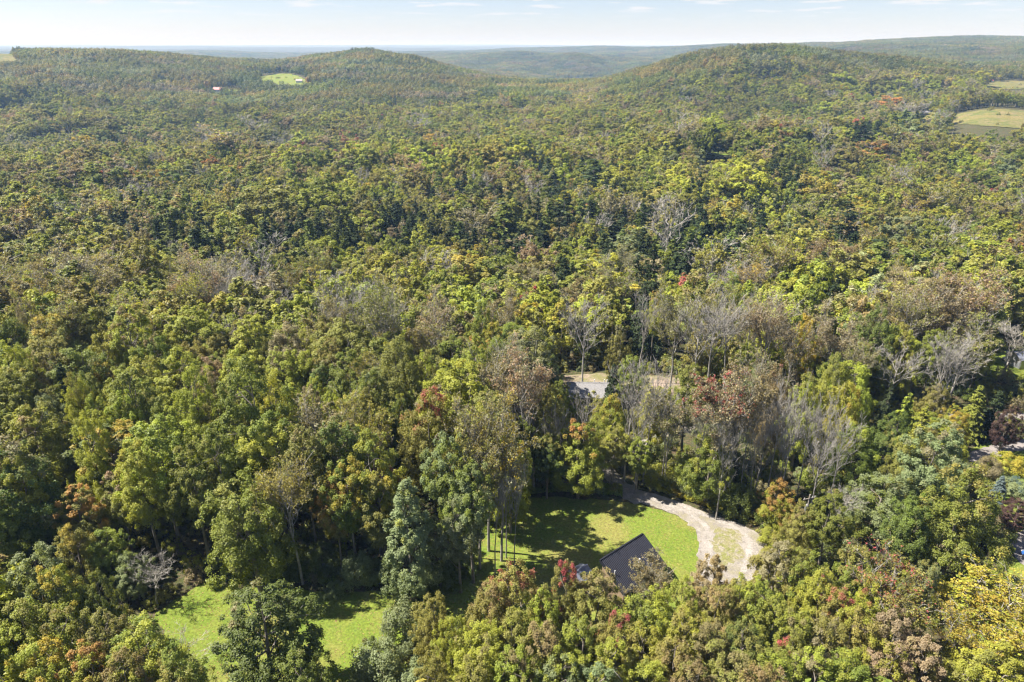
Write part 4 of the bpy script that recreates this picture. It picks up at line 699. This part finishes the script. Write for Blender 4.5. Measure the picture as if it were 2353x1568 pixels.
# ---- everything farther off: one forest
FP_, FR, FS, FV, F1, F2, FA = [], [], [], [], [], [], []
byk = {k: [i for i, q in enumerate(KIND_OF) if q == k] for k in 'btncu'}
for (x_, y_, z_, h_, w_, kd, c1, c2, am) in rest:
    v = RND.choice(byk[kd]); T = mid[v][1]
    FP_.append((x_, y_, z_ - .1)); FR.append((0, 0, RND.uniform(0, 6.28))); FS.append((w_ * 1.12 / 2 / T['R'],) * 2 + (h_ / T['h'],)); FV.append(v); g_ = .80 + .5 * float(vnoise(np.array(x_ / 70), np.array(y_ / 70), 77) + .5); F1.append([q * g_ for q in jit(PAL[c1], .18)]); F2.append([q * g_ for q in jit(PAL[c2])]); FA.append(am)
rng = np.random.default_rng(21); y0 = 945.0; g = STAND * .96
ps = []
while y0 < 6200:
    xm = .80 * y0 + 120; xs = np.arange(-xm, xm, g); ps.append(np.stack([xs + rng.normal(0, 2, len(xs)), np.full(len(xs), y0) + rng.normal(0, 2, len(xs))], 1)); y0 += g
ps = np.concatenate(ps); x, y = ps[:, 0], ps[:, 1]; z = ground_z(x, y); ok = np.ones(len(ps), bool)
for wp in CLEAR:
    for ox, oy in ((0, 0), (20, 0), (-20, 0), (0, 20), (0, -20), (14, 14), (-14, 14), (14, -14), (-14, -14)): ok &= ~in_poly(x + ox, y + oy, wp)
for wdw in WINDOWS:
    for ox, fz in ((0, 10), (20, 8), (-20, 8)):
        sx_, sy_, dd = project(x + ox, y - 18, z + fz); ok &= ~in_poly(sx_, sy_, wdw)
gone = np.where(~ok)[0]; keep = np.where(ok)[0]
px, py, dd = project(x, y, z + 12)
e = 24.0; gx_ = (ground_z(x + e, y) - ground_z(x - e, y)) / (2 * e); gy_ = (ground_z(x, y + e) - ground_z(x, y - e)) / (2 * e)
nzs = vnoise(x / 160, y / 160, 30) + .5; nzs2 = .6 * (vnoise(x / 130, y / 130, 31) + .5) + .4 * (vnoise(x / 420, y / 420, 32) + .5)
for i in keep:
    pineish = .05 + .9 * blob(px[i], py[i], 1600, 212, 40, 8) + .9 * blob(px[i], py[i], 1690, 200, 45, 8) + .5 * blob(px[i], py[i], 620, 155, 50, 12) + .4 * blob(px[i], py[i], 1330, 195, 60, 10)
    v = 3 if RND.random() < pineish else RND.choice([0, 1, 2, 4, 5])
    rot = RND.choice([0, 1, 2, 3]) * math.pi / 2
    nrm = Vector((-gx_[i], -gy_[i], 1)).normalized(); q = nrm.to_track_quat('Z', 'Y'); q = Vector((0, 0, 1)).rotation_difference(nrm) @ __import__('mathutils').Quaternion((0, 0, 1), rot)
    FP_.append((x[i], y[i], z[i] - .6)); FR.append(tuple(q.to_euler())); FS.append((1.03, 1.03, RND.uniform(.9, 1.12))); FV.append(NMID + v)
    c = RND.choices(['green', 'olive', 'deep', 'silver', 'tan'], [.36, .34 + .2 * (nzs[i] > .6), .14, .12, .05])[0]
    g_ = .46 + .50 * float(nzs2[i]); F1.append([q * g_ for q in jit(PAL[c], .15)]); F2.append(jit(PAL['rust'])); FA.append(0.12)
# understorey of the near wood
nu = 5200; ru = np.random.default_rng(33); uy = 30 + 190 * ru.uniform(0, 1, nu) ** .75; ux = ru.uniform(-1, 1, nu) * (.80 * uy + 20); uw = ru.uniform(1.6, 3.8, nu); uz = ground_z(ux, uy); uok = np.ones(nu, bool)
for ox, oy in ((0, 0), (.5, 0), (-.5, 0), (0, .5), (0, -.5)):
    for wp in CLEAR[:8]: uok &= ~in_poly(ux + ox * uw, uy + oy * uw, wp)
    s4 = project(ux + ox * uw, uy + oy * uw, uz + 1.6)
    for wdw in WINDOWS[:13]: uok &= ~in_poly(s4[0], s4[1], wdw)
for k in np.where(uok)[0]:
    w_ = float(uw[k]); v = RND.choice(byk['u']); T = mid[v][1]; FP_.append((ux[k], uy[k], uz[k] - .05)); FR.append((0, 0, RND.uniform(0, 6.28))); FS.append((w_ / 2 / T['R'],) * 2 + (w_ * RND.uniform(.55, 1.1) / T['h'],)); FV.append(v)
    F1.append(jit(PAL[RND.choice(['green', 'deep', 'olive', 'silver', 'lime', 'tan'])], .2)); F2.append(jit(PAL['olive'])); FA.append(.3)
# shrubs strewn over the far fields
for fi in range(8, 17):
    wp = CLEAR[fi]; xs_ = [p[0] for p in wp]; ys_2 = [p[1] for p in wp]; ar = (max(xs_) - min(xs_)) * (max(ys_2) - min(ys_2))
    for k in range(int(min(60, ar / 160))):
        xx, yy = RND.uniform(min(xs_), max(xs_)), RND.uniform(min(ys_2), max(ys_2))
        if not in_poly(np.array([xx]), np.array([yy]), wp)[0] or vnoise(np.array(xx / 30), np.array(yy / 30), 91) < 0.0: continue
        v = RND.choice(byk['u']); T = mid[v][1]; w_ = RND.uniform(2, 5); FP_.append((xx, yy, float(ground_z(xx, yy)))); FR.append((0, 0, RND.uniform(0, 6.28))); FS.append((w_ / 2 / T['R'],) * 2 + (w_ * .7 / T['h'],)); FV.append(v)
        F1.append(jit(PAL[RND.choice(['green', 'olive', 'tan', 'deep'])], .2)); F2.append(jit(PAL['olive'])); FA.append(.3)
# loose trees along the edges of the far fields
ru = np.random.default_rng(34); ux = (x[gone][:, None] + ru.uniform(-24, 24, (len(gone), 26))).ravel(); uy = (y[gone][:, None] + ru.uniform(-24, 24, (len(gone), 26))).ravel(); uz = ground_z(ux, uy); uok = np.ones(len(ux), bool)
for wp in CLEAR:
    for ox, oy in ((0, 0), (2, 0), (-2, -2), (0, -3)): uok &= ~in_poly(ux + ox, uy + oy, wp)
for wdw in WINDOWS:
    for fz in (9, 14):
        s4 = project(ux, uy, uz + fz); uok &= ~in_poly(s4[0], s4[1], wdw)
for k in np.where(uok)[0]:
    v = RND.choice(byk['b'] + byk['b'] + byk['c'][:1]); T = mid[v][1]; h_ = RND.uniform(9, 17)
    FP_.append((ux[k], uy[k], uz[k] - .1)); FR.append((0, 0, RND.uniform(0, 6.28))); FS.append((h_ * .23 / T['R'],) * 2 + (h_ / T['h'],)); FV.append(v)
    F1.append(jit(PAL[RND.choice(['green', 'olive', 'deep', 'olive'])], .16)); F2.append(jit(PAL['rust'])); FA.append(.1)
fm = bpy.data.meshes.new('forest'); fm.vertices.add(len(FP_)); fm.vertices.foreach_set('co', np.array(FP_, np.float32).ravel())
def fattr(nm, ty, key, arr):
    a = fm.attributes.new(nm, ty, 'POINT'); a.data.foreach_set(key, np.asarray(arr).ravel())
fattr('rot', 'FLOAT_VECTOR', 'vector', np.array(FR, np.float32)); fattr('scl', 'FLOAT_VECTOR', 'vector', np.array(FS, np.float32)); fattr('variant', 'INT', 'value', np.array(FV, np.int32))
fattr('tint', 'FLOAT_COLOR', 'color', np.concatenate([np.array(F1, np.float32), np.ones((len(F1), 1), np.float32)], 1)); fattr('turn', 'FLOAT_COLOR', 'color', np.concatenate([np.array(F2, np.float32), np.ones((len(F2), 1), np.float32)], 1)); fattr('tamt', 'FLOAT', 'value', np.array(FA, np.float32))
for m in (M_LEAF, M_BARK, M_PALE, M_NEEDLE): fm.materials.append(m)
forest = tag(link('forest', fm), 'unbroken mixed autumn woodland covering the valley and hills', 'forest', None, 'stuff')
gt = bpy.data.node_groups.new('forest_scatter', 'GeometryNodeTree'); gt.interface.new_socket('Geometry', in_out='INPUT', socket_type='NodeSocketGeometry'); gt.interface.new_socket('Geometry', in_out='OUTPUT', socket_type='NodeSocketGeometry')
gn, gk = gt.nodes, gt.links
gi = gn.new('NodeGroupInput'); go = gn.new('NodeGroupOutput'); iop = gn.new('GeometryNodeInstanceOnPoints'); ci = gn.new('GeometryNodeCollectionInfo')
ci.inputs['Collection'].default_value = SRC; ci.inputs['Separate Children'].default_value = True; ci.inputs['Reset Children'].default_value = True
def named(nm, ty):
    a = gn.new('GeometryNodeInputNamedAttribute'); a.data_type = ty; a.inputs['Name'].default_value = nm; return a.outputs[0]
gk.new(gi.outputs[0], iop.inputs['Points']); gk.new(ci.outputs[0], iop.inputs['Instance']); iop.inputs['Pick Instance'].default_value = True
gk.new(named('variant', 'INT'), iop.inputs['Instance Index']); gk.new(named('scl', 'FLOAT_VECTOR'), iop.inputs['Scale'])
e2r = gn.new('FunctionNodeEulerToRotation'); gk.new(named('rot', 'FLOAT_VECTOR'), e2r.inputs[0]); gk.new(e2r.outputs[0], iop.inputs['Rotation'])
gk.new(iop.outputs[0], go.inputs[0])
md = forest.modifiers.new('scatter', 'NODES'); md.node_group = gt

# ------------------------------------------------------------------ low growth at the edges of the lawn and drive
def weeds(name, polys, n, hmax, tint, turn, amt, seed, label):
    rng = np.random.default_rng(seed); V = []; per = n // len(polys)
    for pp in polys:
        wp = world_poly(pp); xs = np.array([p[0] for p in wp]); ys = np.array([p[1] for p in wp]); x = rng.uniform(xs.min(), xs.max(), per * 4); y = rng.uniform(ys.min(), ys.max(), per * 4)
        k = in_poly(x, y, wp); V.append(np.stack([x[k][:per], y[k][:per]], 1))
    p = np.concatenate(V); hm = np.clip(.35 + 1.5 * (vnoise(p[:, 0] / 1.3, p[:, 1] / 1.3, seed) + .15), .12, 1.2) * hmax; m = len(p)
    pos = np.stack([p[:, 0], p[:, 1], ground_z(p[:, 0], p[:, 1]) + hm * rng.uniform(.25, 1, m)], 1)
    nr = unit(rng.normal(size=(m, 3)) * .6 + np.array([0, 0, .8])); L = .2 * rng.uniform(.6, 1.5, m); lv, lf = leaf_quads(rng, pos, nr, unit(rng.normal(size=(m, 3)) + np.array([0, 0, .8])), L, L * .6)
    g = np.clip(vnoise(p[:, 0] / 1.7, p[:, 1] / 1.7, seed + 1) + .5, 0, 1); info = np.stack([rng.uniform(0, 1, m), g, np.full(m, .19)], 1)
    o = link(name, mesh_np(name, lv, lf, [M_LEAF], {'leafinfo': np.repeat(info, 4, 0), 'tcol': np.ones((m * 4, 3))})); o['tint'] = jit(PAL[tint]); o['turn'] = jit(PAL[turn]); o['tamt'] = amt
    return tag(o, label, 'undergrowth', None, 'stuff')
weeds('undergrowth', [[(1480, 1122), (1540, 1140), (1620, 1168), (1700, 1195), (1720, 1185), (1640, 1140), (1560, 1110), (1500, 1100)]], 16000, .9, 'lime', 'gold', .35, 50, 'bright weeds along the upper edge of the driveway')
weeds('undergrowth', [[(905, 1500), (1000, 1450), (1100, 1448), (1130, 1490), (1110, 1600), (900, 1600), (870, 1560)]], 26000, 1.0, 'olive', 'gold', .42, 51, 'yellowish goldenrod thicket at the bottom between shrubs and front wood')
weeds('undergrowth', [[(1165, 1150), (1250, 1132), (1350, 1135), (1430, 1145), (1430, 1120), (1250, 1105), (1165, 1130)], [(560, 1348), (700, 1340), (870, 1350), (870, 1310), (700, 1300), (560, 1320)], [(1060, 1310), (1100, 1250), (1150, 1190), (1165, 1150), (1120, 1170), (1060, 1240), (1020, 1310)]], 30000, .8, 'green', 'olive', .4, 52, 'ragged undergrowth at the foot of the wood behind the lawn')

weeds('undergrowth', [[(1742, 1222), (1800, 1210), (1830, 1260), (1810, 1340), (1735, 1340), (1765, 1262)]], 12000, .8, 'lime', 'tan', .35, 53, 'weeds along the lower right side of the driveway')
rng = np.random.default_rng(60); lw = CLEAR[0]; q = rng.uniform(0, 1, (9000, 2)); xs = [p[0] for p in lw]; ys = [p[1] for p in lw]; qx = min(xs) + q[:, 0] * (max(xs) - min(xs)); qy = min(ys) + q[:, 1] * (max(ys) - min(ys)); k = in_poly(qx, qy, lw); qx, qy = qx[k], qy[k]
lv, lf = leaf_quads(rng, np.stack([qx, qy, ground_z(qx, qy) + .05], 1), unit(rng.normal(0, .25, (len(qx), 3)) + np.array([0, 0, 1])), rand_unit(rng, len(qx)), rng.uniform(.10, .22, len(qx)), rng.uniform(.08, .14, len(qx)))
tag(link('fallen_leaves', mesh_np('fallen_leaves', lv, lf, [pbr('dry_leaf', (.24, .16, .06), .8, var=.5, scale=1.5)])), 'fallen leaves scattered on the lawn', 'leaves', None, 'stuff')

# ------------------------------------------------------------------ buildings
M_ROOF = pbr('dark_metal_roof', (0.016, 0.016, 0.020), 0.5, metal=0.0, spec=0.35, var=0.25, scale=1.2)
M_RIB = pbr('roof_rib', (0.045, 0.045, 0.058), 0.35, spec=0.6, var=0.15)
M_GREYMETAL = pbr('grey_metal_roof', (0.22, 0.23, 0.27), 0.35, metal=0.3, spec=0.6)
M_SIDING = pbr('wood_siding', (0.24, 0.17, 0.11), 0.8, var=0.2, scale=3)
M_WHITE = pbr('white_paint', (0.62, 0.61, 0.59), 0.5, var=0.06)
M_SHINGLE = pbr('grey_shingle', (0.23, 0.22, 0.215), 0.9, var=0.22, scale=5)
M_REDROOF = pbr('red_metal_roof', (0.42, 0.10, 0.09), 0.5, var=0.15)
M_PINKROOF = pbr('faded_roof', (0.42, 0.33, 0.32), 0.8, var=0.15)
M_GLASS = pbr('window_glass', (0.03, 0.035, 0.04), 0.08, spec=0.8, var=0.05)
M_GREY = pbr('galvanised', (0.42, 0.43, 0.44), 0.4, metal=0.6)
M_BLACK = pbr('black_rubber', (0.02, 0.02, 0.02), 0.7)
M_RED = pbr('red_plastic', (0.45, 0.03, 0.03), 0.5)
M_BLUE = pbr('blue_car_paint', (0.03, 0.10, 0.32), 0.25, spec=0.7, var=0.05)
M_STONE = pbr('pink_stone', (0.42, 0.33, 0.28), 0.9, var=0.3, scale=6)
M_POLE = pbr('weathered_pole', (0.22, 0.19, 0.16), 0.9, var=0.3)

def gable_house(name, x, y, rz, L, Wd, eave, ridge, wall_m, roof_m, label, cat='house', over=0.35, ribs=0, windows=True, zoff=0.0):
    """ridge along local x; walls with gables, two roof slopes with real thickness, ridge cap, windows, door"""
    z = float(ground_z(x, y)) + zoff; root = empty(name, (x, y, z), rz); tag(root, label, cat)
    a, b = L / 2, Wd / 2; rs = (ridge - eave) / b
    MB().add([(-a, -b, -.6), (a, -b, -.6), (a, b, -.6), (-a, b, -.6), (-a, -b, eave), (a, -b, eave), (a, b, eave), (-a, b, eave), (-a, 0, ridge), (a, 0, ridge)],
             [(0, 1, 5, 4), (2, 3, 7, 6), (1, 2, 6, 9, 5), (3, 0, 4, 8, 7), (0, 3, 2, 1), (4, 5, 9, 8), (8, 9, 6, 7)]).build('wall', wall_m, root)
    A, Bq, th = a + over, b + over, 0.12
    for s in (-1, 1):
        ez = ridge - rs * Bq; m = MB().hexa([(-A, 0, ridge + .05), (A, 0, ridge + .05), (A, s * Bq, ez + .05), (-A, s * Bq, ez + .05), (-A, 0, ridge + .05 + th), (A, 0, ridge + .05 + th), (A, s * Bq, ez + .05 + th), (-A, s * Bq, ez + .05 + th)])
        r = m.build('roof', roof_m, root)
        if ribs:
            m = MB(); n = int(2 * A / ribs)
            for i in range(n + 1):
                xx = -A + .03 + i * (2 * A - .06) / n; m.hexa([(xx - .03, s * .02, ridge + .16 + .0), (xx + .03, s * .02, ridge + .16), (xx + .03, s * Bq, ez + .165), (xx - .03, s * Bq, ez + .165), (xx - .015, s * .02, ridge + .225), (xx + .015, s * .02, ridge + .225), (xx + .015, s * Bq, ez + .225), (xx - .015, s * Bq, ez + .225)])
            o = m.build('roof_rib', M_RIB if roof_m is M_ROOF else roof_m, r); o['kind'] = 'stuff'
    MB().hexa([(-A - .02, -.16, ridge + .13), (A + .02, -.16, ridge + .13), (A + .02, .16, ridge + .13), (-A - .02, .16, ridge + .13), (-A - .02, -.05, ridge + .24), (A + .02, -.05, ridge + .24), (A + .02, .05, ridge + .24), (-A - .02, .05, ridge + .24)]).build('ridge_cap', roof_m, root)
    if windows:
        for s in (-1, 1):
            for fx in (-.28, .28):
                w = MB().box(fx * L - .5, fx * L + .5, s * (b + .03) - .04, s * (b + .03) + .04, eave * .38, eave * .38 + 1.0).build('window', M_WHITE, root)
                MB().box(fx * L - .42, fx * L + .42, s * (b + .06) - .03, s * (b + .06) + .03, eave * .38 + .07, eave * .38 + .93).build('pane', M_GLASS, w)
        MB().box(a + .0, a + .06, -.5, .5, 0, 2.0).build('door', M_WHITE, root)
    return root
# the dark roofed house: one slope falling from a high back wall to a low front eave
h1 = tag(empty('house', (13.2, 65.5, 0.0), math.radians(39.1)), 'small house with ribbed black metal roof on the lawn', 'house')
hl_, hw_, hz0, hz1 = 3.75, 3.95, 4.85, 2.55                # half length, depth, back and front height; local x runs along the high edge, the roof falls towards -y
MB().add([(-3.5, -3.7, -.3), (3.5, -3.7, -.3), (3.5, -.2, -.3), (-3.5, -.2, -.3), (-3.5, -3.7, 2.62), (3.5, -3.7, 2.62), (3.5, -.2, 4.65), (-3.5, -.2, 4.65)], [(0, 3, 2, 1), (0, 1, 5, 4), (1, 2, 6, 5), (2, 3, 7, 6), (3, 0, 4, 7), (4, 5, 6, 7)]).build('wall', M_SIDING, h1)
rf1 = MB().hexa([(-hl_, -hw_, hz1 - .1), (hl_, -hw_, hz1 - .1), (hl_, 0, hz0 - .1), (-hl_, 0, hz0 - .1), (-hl_, -hw_, hz1 + .02), (hl_, -hw_, hz1 + .02), (hl_, 0, hz0 + .02), (-hl_, 0, hz0 + .02)]).build('roof', M_ROOF, h1)
m = MB(); nrib = 33
for i in range(nrib + 1):
    xx = -hl_ + .04 + i * (2 * hl_ - .08) / nrib; m.hexa([(xx - .035, -hw_, hz1 + .025), (xx + .035, -hw_, hz1 + .025), (xx + .035, 0, hz0 + .025), (xx - .035, 0, hz0 + .025), (xx - .018, -hw_, hz1 + .085), (xx + .018, -hw_, hz1 + .085), (xx + .018, 0, hz0 + .085), (xx - .018, 0, hz0 + .085)])
m.build('roof_rib', M_RIB, rf1)['kind'] = 'stuff'
MB().box(-hl_ - .02, hl_ + .02, -.06, .12, hz0 - .22, hz0 + .12).build('ridge_cap', M_ROOF, h1)
for s_ in (-1, 1): MB().hexa([(s_ * (hl_ + .03) - .05, -hw_ - .02, hz1 - .16), (s_ * (hl_ + .03) + .05, -hw_ - .02, hz1 - .16), (s_ * (hl_ + .03) + .05, -.07, hz0 - .2), (s_ * (hl_ + .03) - .05, -.07, hz0 - .2), (s_ * (hl_ + .03) - .05, -hw_ - .02, hz1 + .1), (s_ * (hl_ + .03) + .05, -hw_ - .02, hz1 + .1), (s_ * (hl_ + .03) + .05, -.07, hz0 + .1), (s_ * (hl_ + .03) - .05, -.07, hz0 + .1)]).build('rake_trim', M_ROOF, h1)
for fx in (-2, 2):
    w_ = MB().box(fx - .5, fx + .5, -3.76, -3.68, 1.0, 2.0).build('window', M_WHITE, h1); MB().box(fx - .42, fx + .42, -3.8, -3.75, 1.07, 1.93).build('pane', M_GLASS, w_)
MB().box(-.45, .45, -3.76, -3.68, 0, 2.0).build('door', M_WHITE, h1)
MB().tube((.6, -2.3, 3.4), (.6, -2.3, 4.3), .10, n=10).build('vent_pipe', M_WHITE, h1); MB().box(-.3, .1, -3.3, -2.95, 2.9, 3.2).build('roof_vent', M_WHITE, h1); MB().tube((-3.2, -1.9, 3.4), (-3.2, -1.9, 4.4), .06, n=8).build('vent_pipe', M_WHITE, h1)
gable_house('shed', 8.2, 64.1, math.radians(39.1), 1.9, 2.2, 2.0, 2.65, M_SIDING, M_GREYMETAL, 'little shed with pale ribbed roof left of the house', 'shed', over=.15, ribs=.25, windows=False)
h2 = gable_house('house', 14.9, 111.6, math.radians(-1), 9.0, 5.2, 2.4, 3.9, M_SIDING, M_SHINGLE, 'grey roofed house half hidden in the wood beyond the lawn', ribs=0)
for vx in (.2, 2.0, 2.5): MB().tube((vx, .3, 3.5), (vx, .3, 4.5), .09, n=8).build('vent_pipe', M_WHITE, h2)
MB().box(1.9, 3.0, -2.1, -1.4, 3.2, 3.7).build('dark_roof_box', M_GLASS, h2)  # small dark glossy box on the front slope of the grey roof
for px_, py_, L_, W_, e_, r_, wm, rm, rz_, nm, lb in [
    (1225, 217, 13, 9, 4, 7, M_WHITE, M_REDROOF, .3, 'barn', 'red roofed barn in the middle saddle'), (502, 212, 14, 9, 4, 7, M_WHITE, M_REDROOF, -.2, 'barn', 'red roofed building below the hill field on the left'),
    (612, 216, 12, 8, 3, 5.5, M_PINKROOF, M_PINKROOF, .2, 'barn', 'faded low building in trees below the hill field'), (1702, 350, 10, 7, 3.2, 5.5, M_WHITE, M_SHINGLE, .35, 'house', 'white house beside the small mown lawn in mid distance'),
    (2043, 324, 11, 7, 3, 5.2, M_PINKROOF, M_PINKROOF, .15, 'house', 'left pinkish roofed house beyond the wood on the right'), (2066, 323, 9, 7, 3, 5.2, M_PINKROOF, M_PINKROOF, -.3, 'house', 'right pinkish roofed house beyond the wood on the right'),
    (2122, 266, 8, 6, 3, 4.2, M_GREY, M_SHINGLE, .5, 'shed', 'open grey shed at the left end of the right field'), (2268, 190, 13, 6, 2.6, 4.0, M_WHITE, M_REDROOF, .05, 'barn', 'long low red and white barn in the upper right field'),
    (42, 272, 9, 3, 2.4, 3.0, M_WHITE, M_GREY, .05, 'trailer', 'white trailer house by the left valley field'), (688, 190, 10, 8, 3, 5, M_WHITE, M_PINKROOF, .2, 'house', 'tiny pale house at the right corner of the hill field'),
    (1262, 176, 40, 16, 6, 9, M_WHITE, M_WHITE, .1, 'warehouse', 'long white building in the distant valley'), (1232, 178, 22, 12, 5, 7, M_WHITE, M_GREY, -.2, 'warehouse', 'small pale building left of the long white one'), (1312, 160, 24, 14, 5, 8, M_WHITE, M_GREY, .1, 'warehouse', 'pale building on the far wooded slope'), (2362, 842, 7, 4.5, 2.4, 3.2, M_GREY, M_GREYMETAL, 0, 'shed', 'low grey roof by the small right-edge lawn')]:
    X_, Y_ = on_ground(px_, py_); gable_house(nm, X_, Y_, rz_, L_, W_, e_, r_, wm, rm, lb, nm, windows=Y_ < 500)

# ------------------------------------------------------------------ small things
X_, Y_ = on_ground(1862, 1137, 8.0); z_ = float(ground_z(X_, Y_)); pr = tag(empty('utility_pole', (X_, Y_, z_), .3), 'grey utility pole with transformer among trees right of the driveway', 'pole')
MB().tube((0, 0, -.3), (0, 0, 8), .14, .10).build('pole', M_POLE, pr); MB().box(-.9, .9, -.05, .05, 7.35, 7.47).build('crossarm', M_POLE, pr); tf = MB().tube((-.32, -.1, 5.6), (-.32, -.1, 6.5), .22, n=12).build('transformer', M_GREY, pr); MB().tube((-.32, -.1, 6.5), (-.32, -.1, 6.7), .05).build('bushing', M_WHITE, tf)
for q in (-.8, 0.45, .8): MB().tube((q, 0, 7.47), (q, 0, 7.65), .04, n=6).build('insulator', M_WHITE, pr)
X_, Y_ = on_ground(484, 122); z_ = float(ground_z(X_, Y_)); mr_ = tag(empty('radio_mast', (X_, Y_, z_)), 'thin lattice mast on the hazy left horizon', 'mast')
m = MB(); pts_ = [(2 * math.cos(q), 2 * math.sin(q)) for q in (0, 2.094, 4.189)]
for (ax_, ay_) in pts_: m.tube((ax_, ay_, 0), (ax_ * .3, ay_ * .3, 50), .35, .25, 6)
for k in range(12):
    f0, f1 = 1 - .7 * k / 12, 1 - .7 * (k + 1) / 12
    for i in range(3): m.tube((pts_[i][0] * f0, pts_[i][1] * f0, 50 * k / 12), (pts_[(i + 1) % 3][0] * f1, pts_[(i + 1) % 3][1] * f1, 50 * (k + 1) / 12), .12, n=4)
m.build('lattice', M_GREY, mr_); MB().tube((0, 0, 50), (0, 0, 58), .15).build('aerial', M_GREY, mr_)
def wheels(root, xs, y, r, w):
    for xx in xs:
        for s in (-1, 1):
            t = MB().tube((xx, s * y - w / 2, r), (xx, s * y + w / 2, r), r, n=16).build('wheel', M_BLACK, root); MB().tube((xx, s * (y + .01) - w / 2, r), (xx, s * (y + .01) + w / 2, r), r * .55, n=12).build('rim', M_GREY, t)
X_, Y_ = on_ground(2316, 830); ca = tag(empty('utility_cart', (X_, Y_, float(ground_z(X_, Y_)) + .06), .25), 'white utility cart parked on the small right-edge lawn', 'cart')
MB().hexa([(-1.2, -.55, .35), (1.2, -.55, .35), (1.2, .55, .35), (-1.2, .55, .35), (-1.2, -.55, .75), (1.05, -.5, .85), (1.05, .5, .85), (-1.2, .55, .75)]).build('body', M_WHITE, ca); MB().box(-.35, .25, -.5, .5, .8, 1.05).build('seat', M_WHITE, ca); MB().box(-.45, -.3, -.5, .5, 1.0, 1.5).build('backrest', M_WHITE, ca)
MB().box(-.55, .75, -.6, .6, 1.85, 1.93).build('canopy', M_WHITE, ca)
for q in (-.5, .7):
    for s in (-.52, .52): MB().tube((q, s, .8), (q, s, 1.86), .03, n=6).build('post', M_GREY, ca)
wheels(ca, (-.8, .8), .5, .25, .18)
def chair(px_, py_, mat, rz_, lb):
    X_, Y_ = on_ground(px_, py_); r = tag(empty('lawn_chair', (X_, Y_, .02), rz_), lb, 'chair', 'chairs under the thin golden tree')
    MB().hexa([(-.28, -.28, .38), (.28, -.28, .42), (.28, .28, .42), (-.28, .28, .38), (-.28, -.28, .42), (.28, -.28, .46), (.28, .28, .46), (-.28, .28, .42)]).build('seat', mat, r)
    MB().hexa([(-.3, -.28, .42), (-.26, -.28, .42), (-.26, .28, .42), (-.3, .28, .42), (-.5, -.28, .95), (-.46, -.28, .95), (-.46, .28, .95), (-.5, .28, .95)]).build('backrest', mat, r)
    for s in (-1, 1):
        MB().box(-.38, .26, s * .32 - .04, s * .32 + .04, .6, .64).build('armrest', mat, r)
        for q in (-.24, .24): MB().tube((q, s * .26, .4), (q * 1.2, s * .3, 0), .025, n=6).build('leg', mat, r)
chair(2282, 1462, M_WHITE, 2.6, 'left white lawn chair under the thin golden tree'); chair(2290, 1458, M_RED, 2.2, 'red lawn chair between two white ones'); chair(2298, 1464, M_WHITE, 1.9, 'right white lawn chair under the thin golden tree')
X_, Y_ = on_ground(2349, 1422); fpit = tag(empty('fire_pit', (X_, Y_, .02)), 'round pinkish stone fire pit at the right picture edge', 'fire pit')
for k in range(14):
    q = k * 2 * math.pi / 14; q2 = (k + .9) * 2 * math.pi / 14
    MB().hexa([(r_ * math.cos(w_), r_ * math.sin(w_), zz_) for zz_ in (0, .32) for (r_, w_) in ((.6, q), (.95, q), (.95, q2), (.6, q2))]).build('stone', M_STONE, fpit)
X_, Y_ = on_ground(2388, 1300); car = tag(empty('parked_car', (X_, Y_, .05), math.radians(100)), 'blue parked car at the right picture edge', 'car')
def loft(secs):
    m = MB(); n = len(secs[0]); v = [p for s in secs for p in s]; f = [(i * n + j, i * n + (j + 1) % n, (i + 1) * n + (j + 1) % n, (i + 1) * n + j) for i in range(len(secs) - 1) for j in range(n)] + [tuple(range(n))[::-1], tuple((len(secs) - 1) * n + j for j in range(n))]
    return m.add(v, f)
def sec(x_, w_, z0_, z1_): return [(x_, -w_, z0_ + .1), (x_, -w_ * .96, z1_ - .12), (x_, -w_ * .82, z1_), (x_, w_ * .82, z1_), (x_, w_ * .96, z1_ - .12), (x_, w_, z0_ + .1), (x_, w_ * .9, z0_), (x_, -w_ * .9, z0_)]
loft([sec(-2.2, .75, .35, .8), sec(-2.05, .87, .25, .95), sec(-1.2, .9, .22, 1.0), sec(.6, .9, .22, .98), sec(1.7, .87, .25, .85), sec(2.2, .72, .35, .65)]).build('body', M_BLUE, car)
loft([sec(-1.75, .72, .92, 1.0), sec(-1.2, .72, .92, 1.42), sec(.1, .72, .92, 1.46), sec(.95, .74, .92, 1.0)]).build('cabin', M_GLASS, car); loft([sec(-1.15, .66, 1.36, 1.47), sec(.05, .66, 1.38, 1.5)]).build('roof', M_BLUE, car)
wheels(car, (-1.35, 1.35), .84, .33, .2)
for s in (-1, 1): MB().box(2.05, 2.2, s * .6 - .16, s * .6 + .16, .6, .74).build('headlight', M_WHITE, car)

# ------------------------------------------------------------------ haze
hzb = MB().box(-34000, 34000, -600, 27000, float(GZ.min()) - 1.0, max(float(GZ.max()) + 25, CAMZ + 8))
mh, hn, hl = new_mat('haze'); pv = N(hn, 'ShaderNodeVolumePrincipled'); ho = N(hn, 'ShaderNodeOutputMaterial'); hl.new(pv.outputs[0], ho.inputs['Volume'])
pv.inputs['Color'].default_value = (0.30, 0.48, 0.78, 1); pv.inputs['Absorption Color'].default_value = (0.69, 0.46, 0.0, 1); pv.inputs['Density'].default_value = 0.00014; pv.inputs['Anisotropy'].default_value = 0.0
haze = hzb.build('haze', mh); tag(haze, 'pale blue haze over the distant hills', 'haze', None, 'stuff')
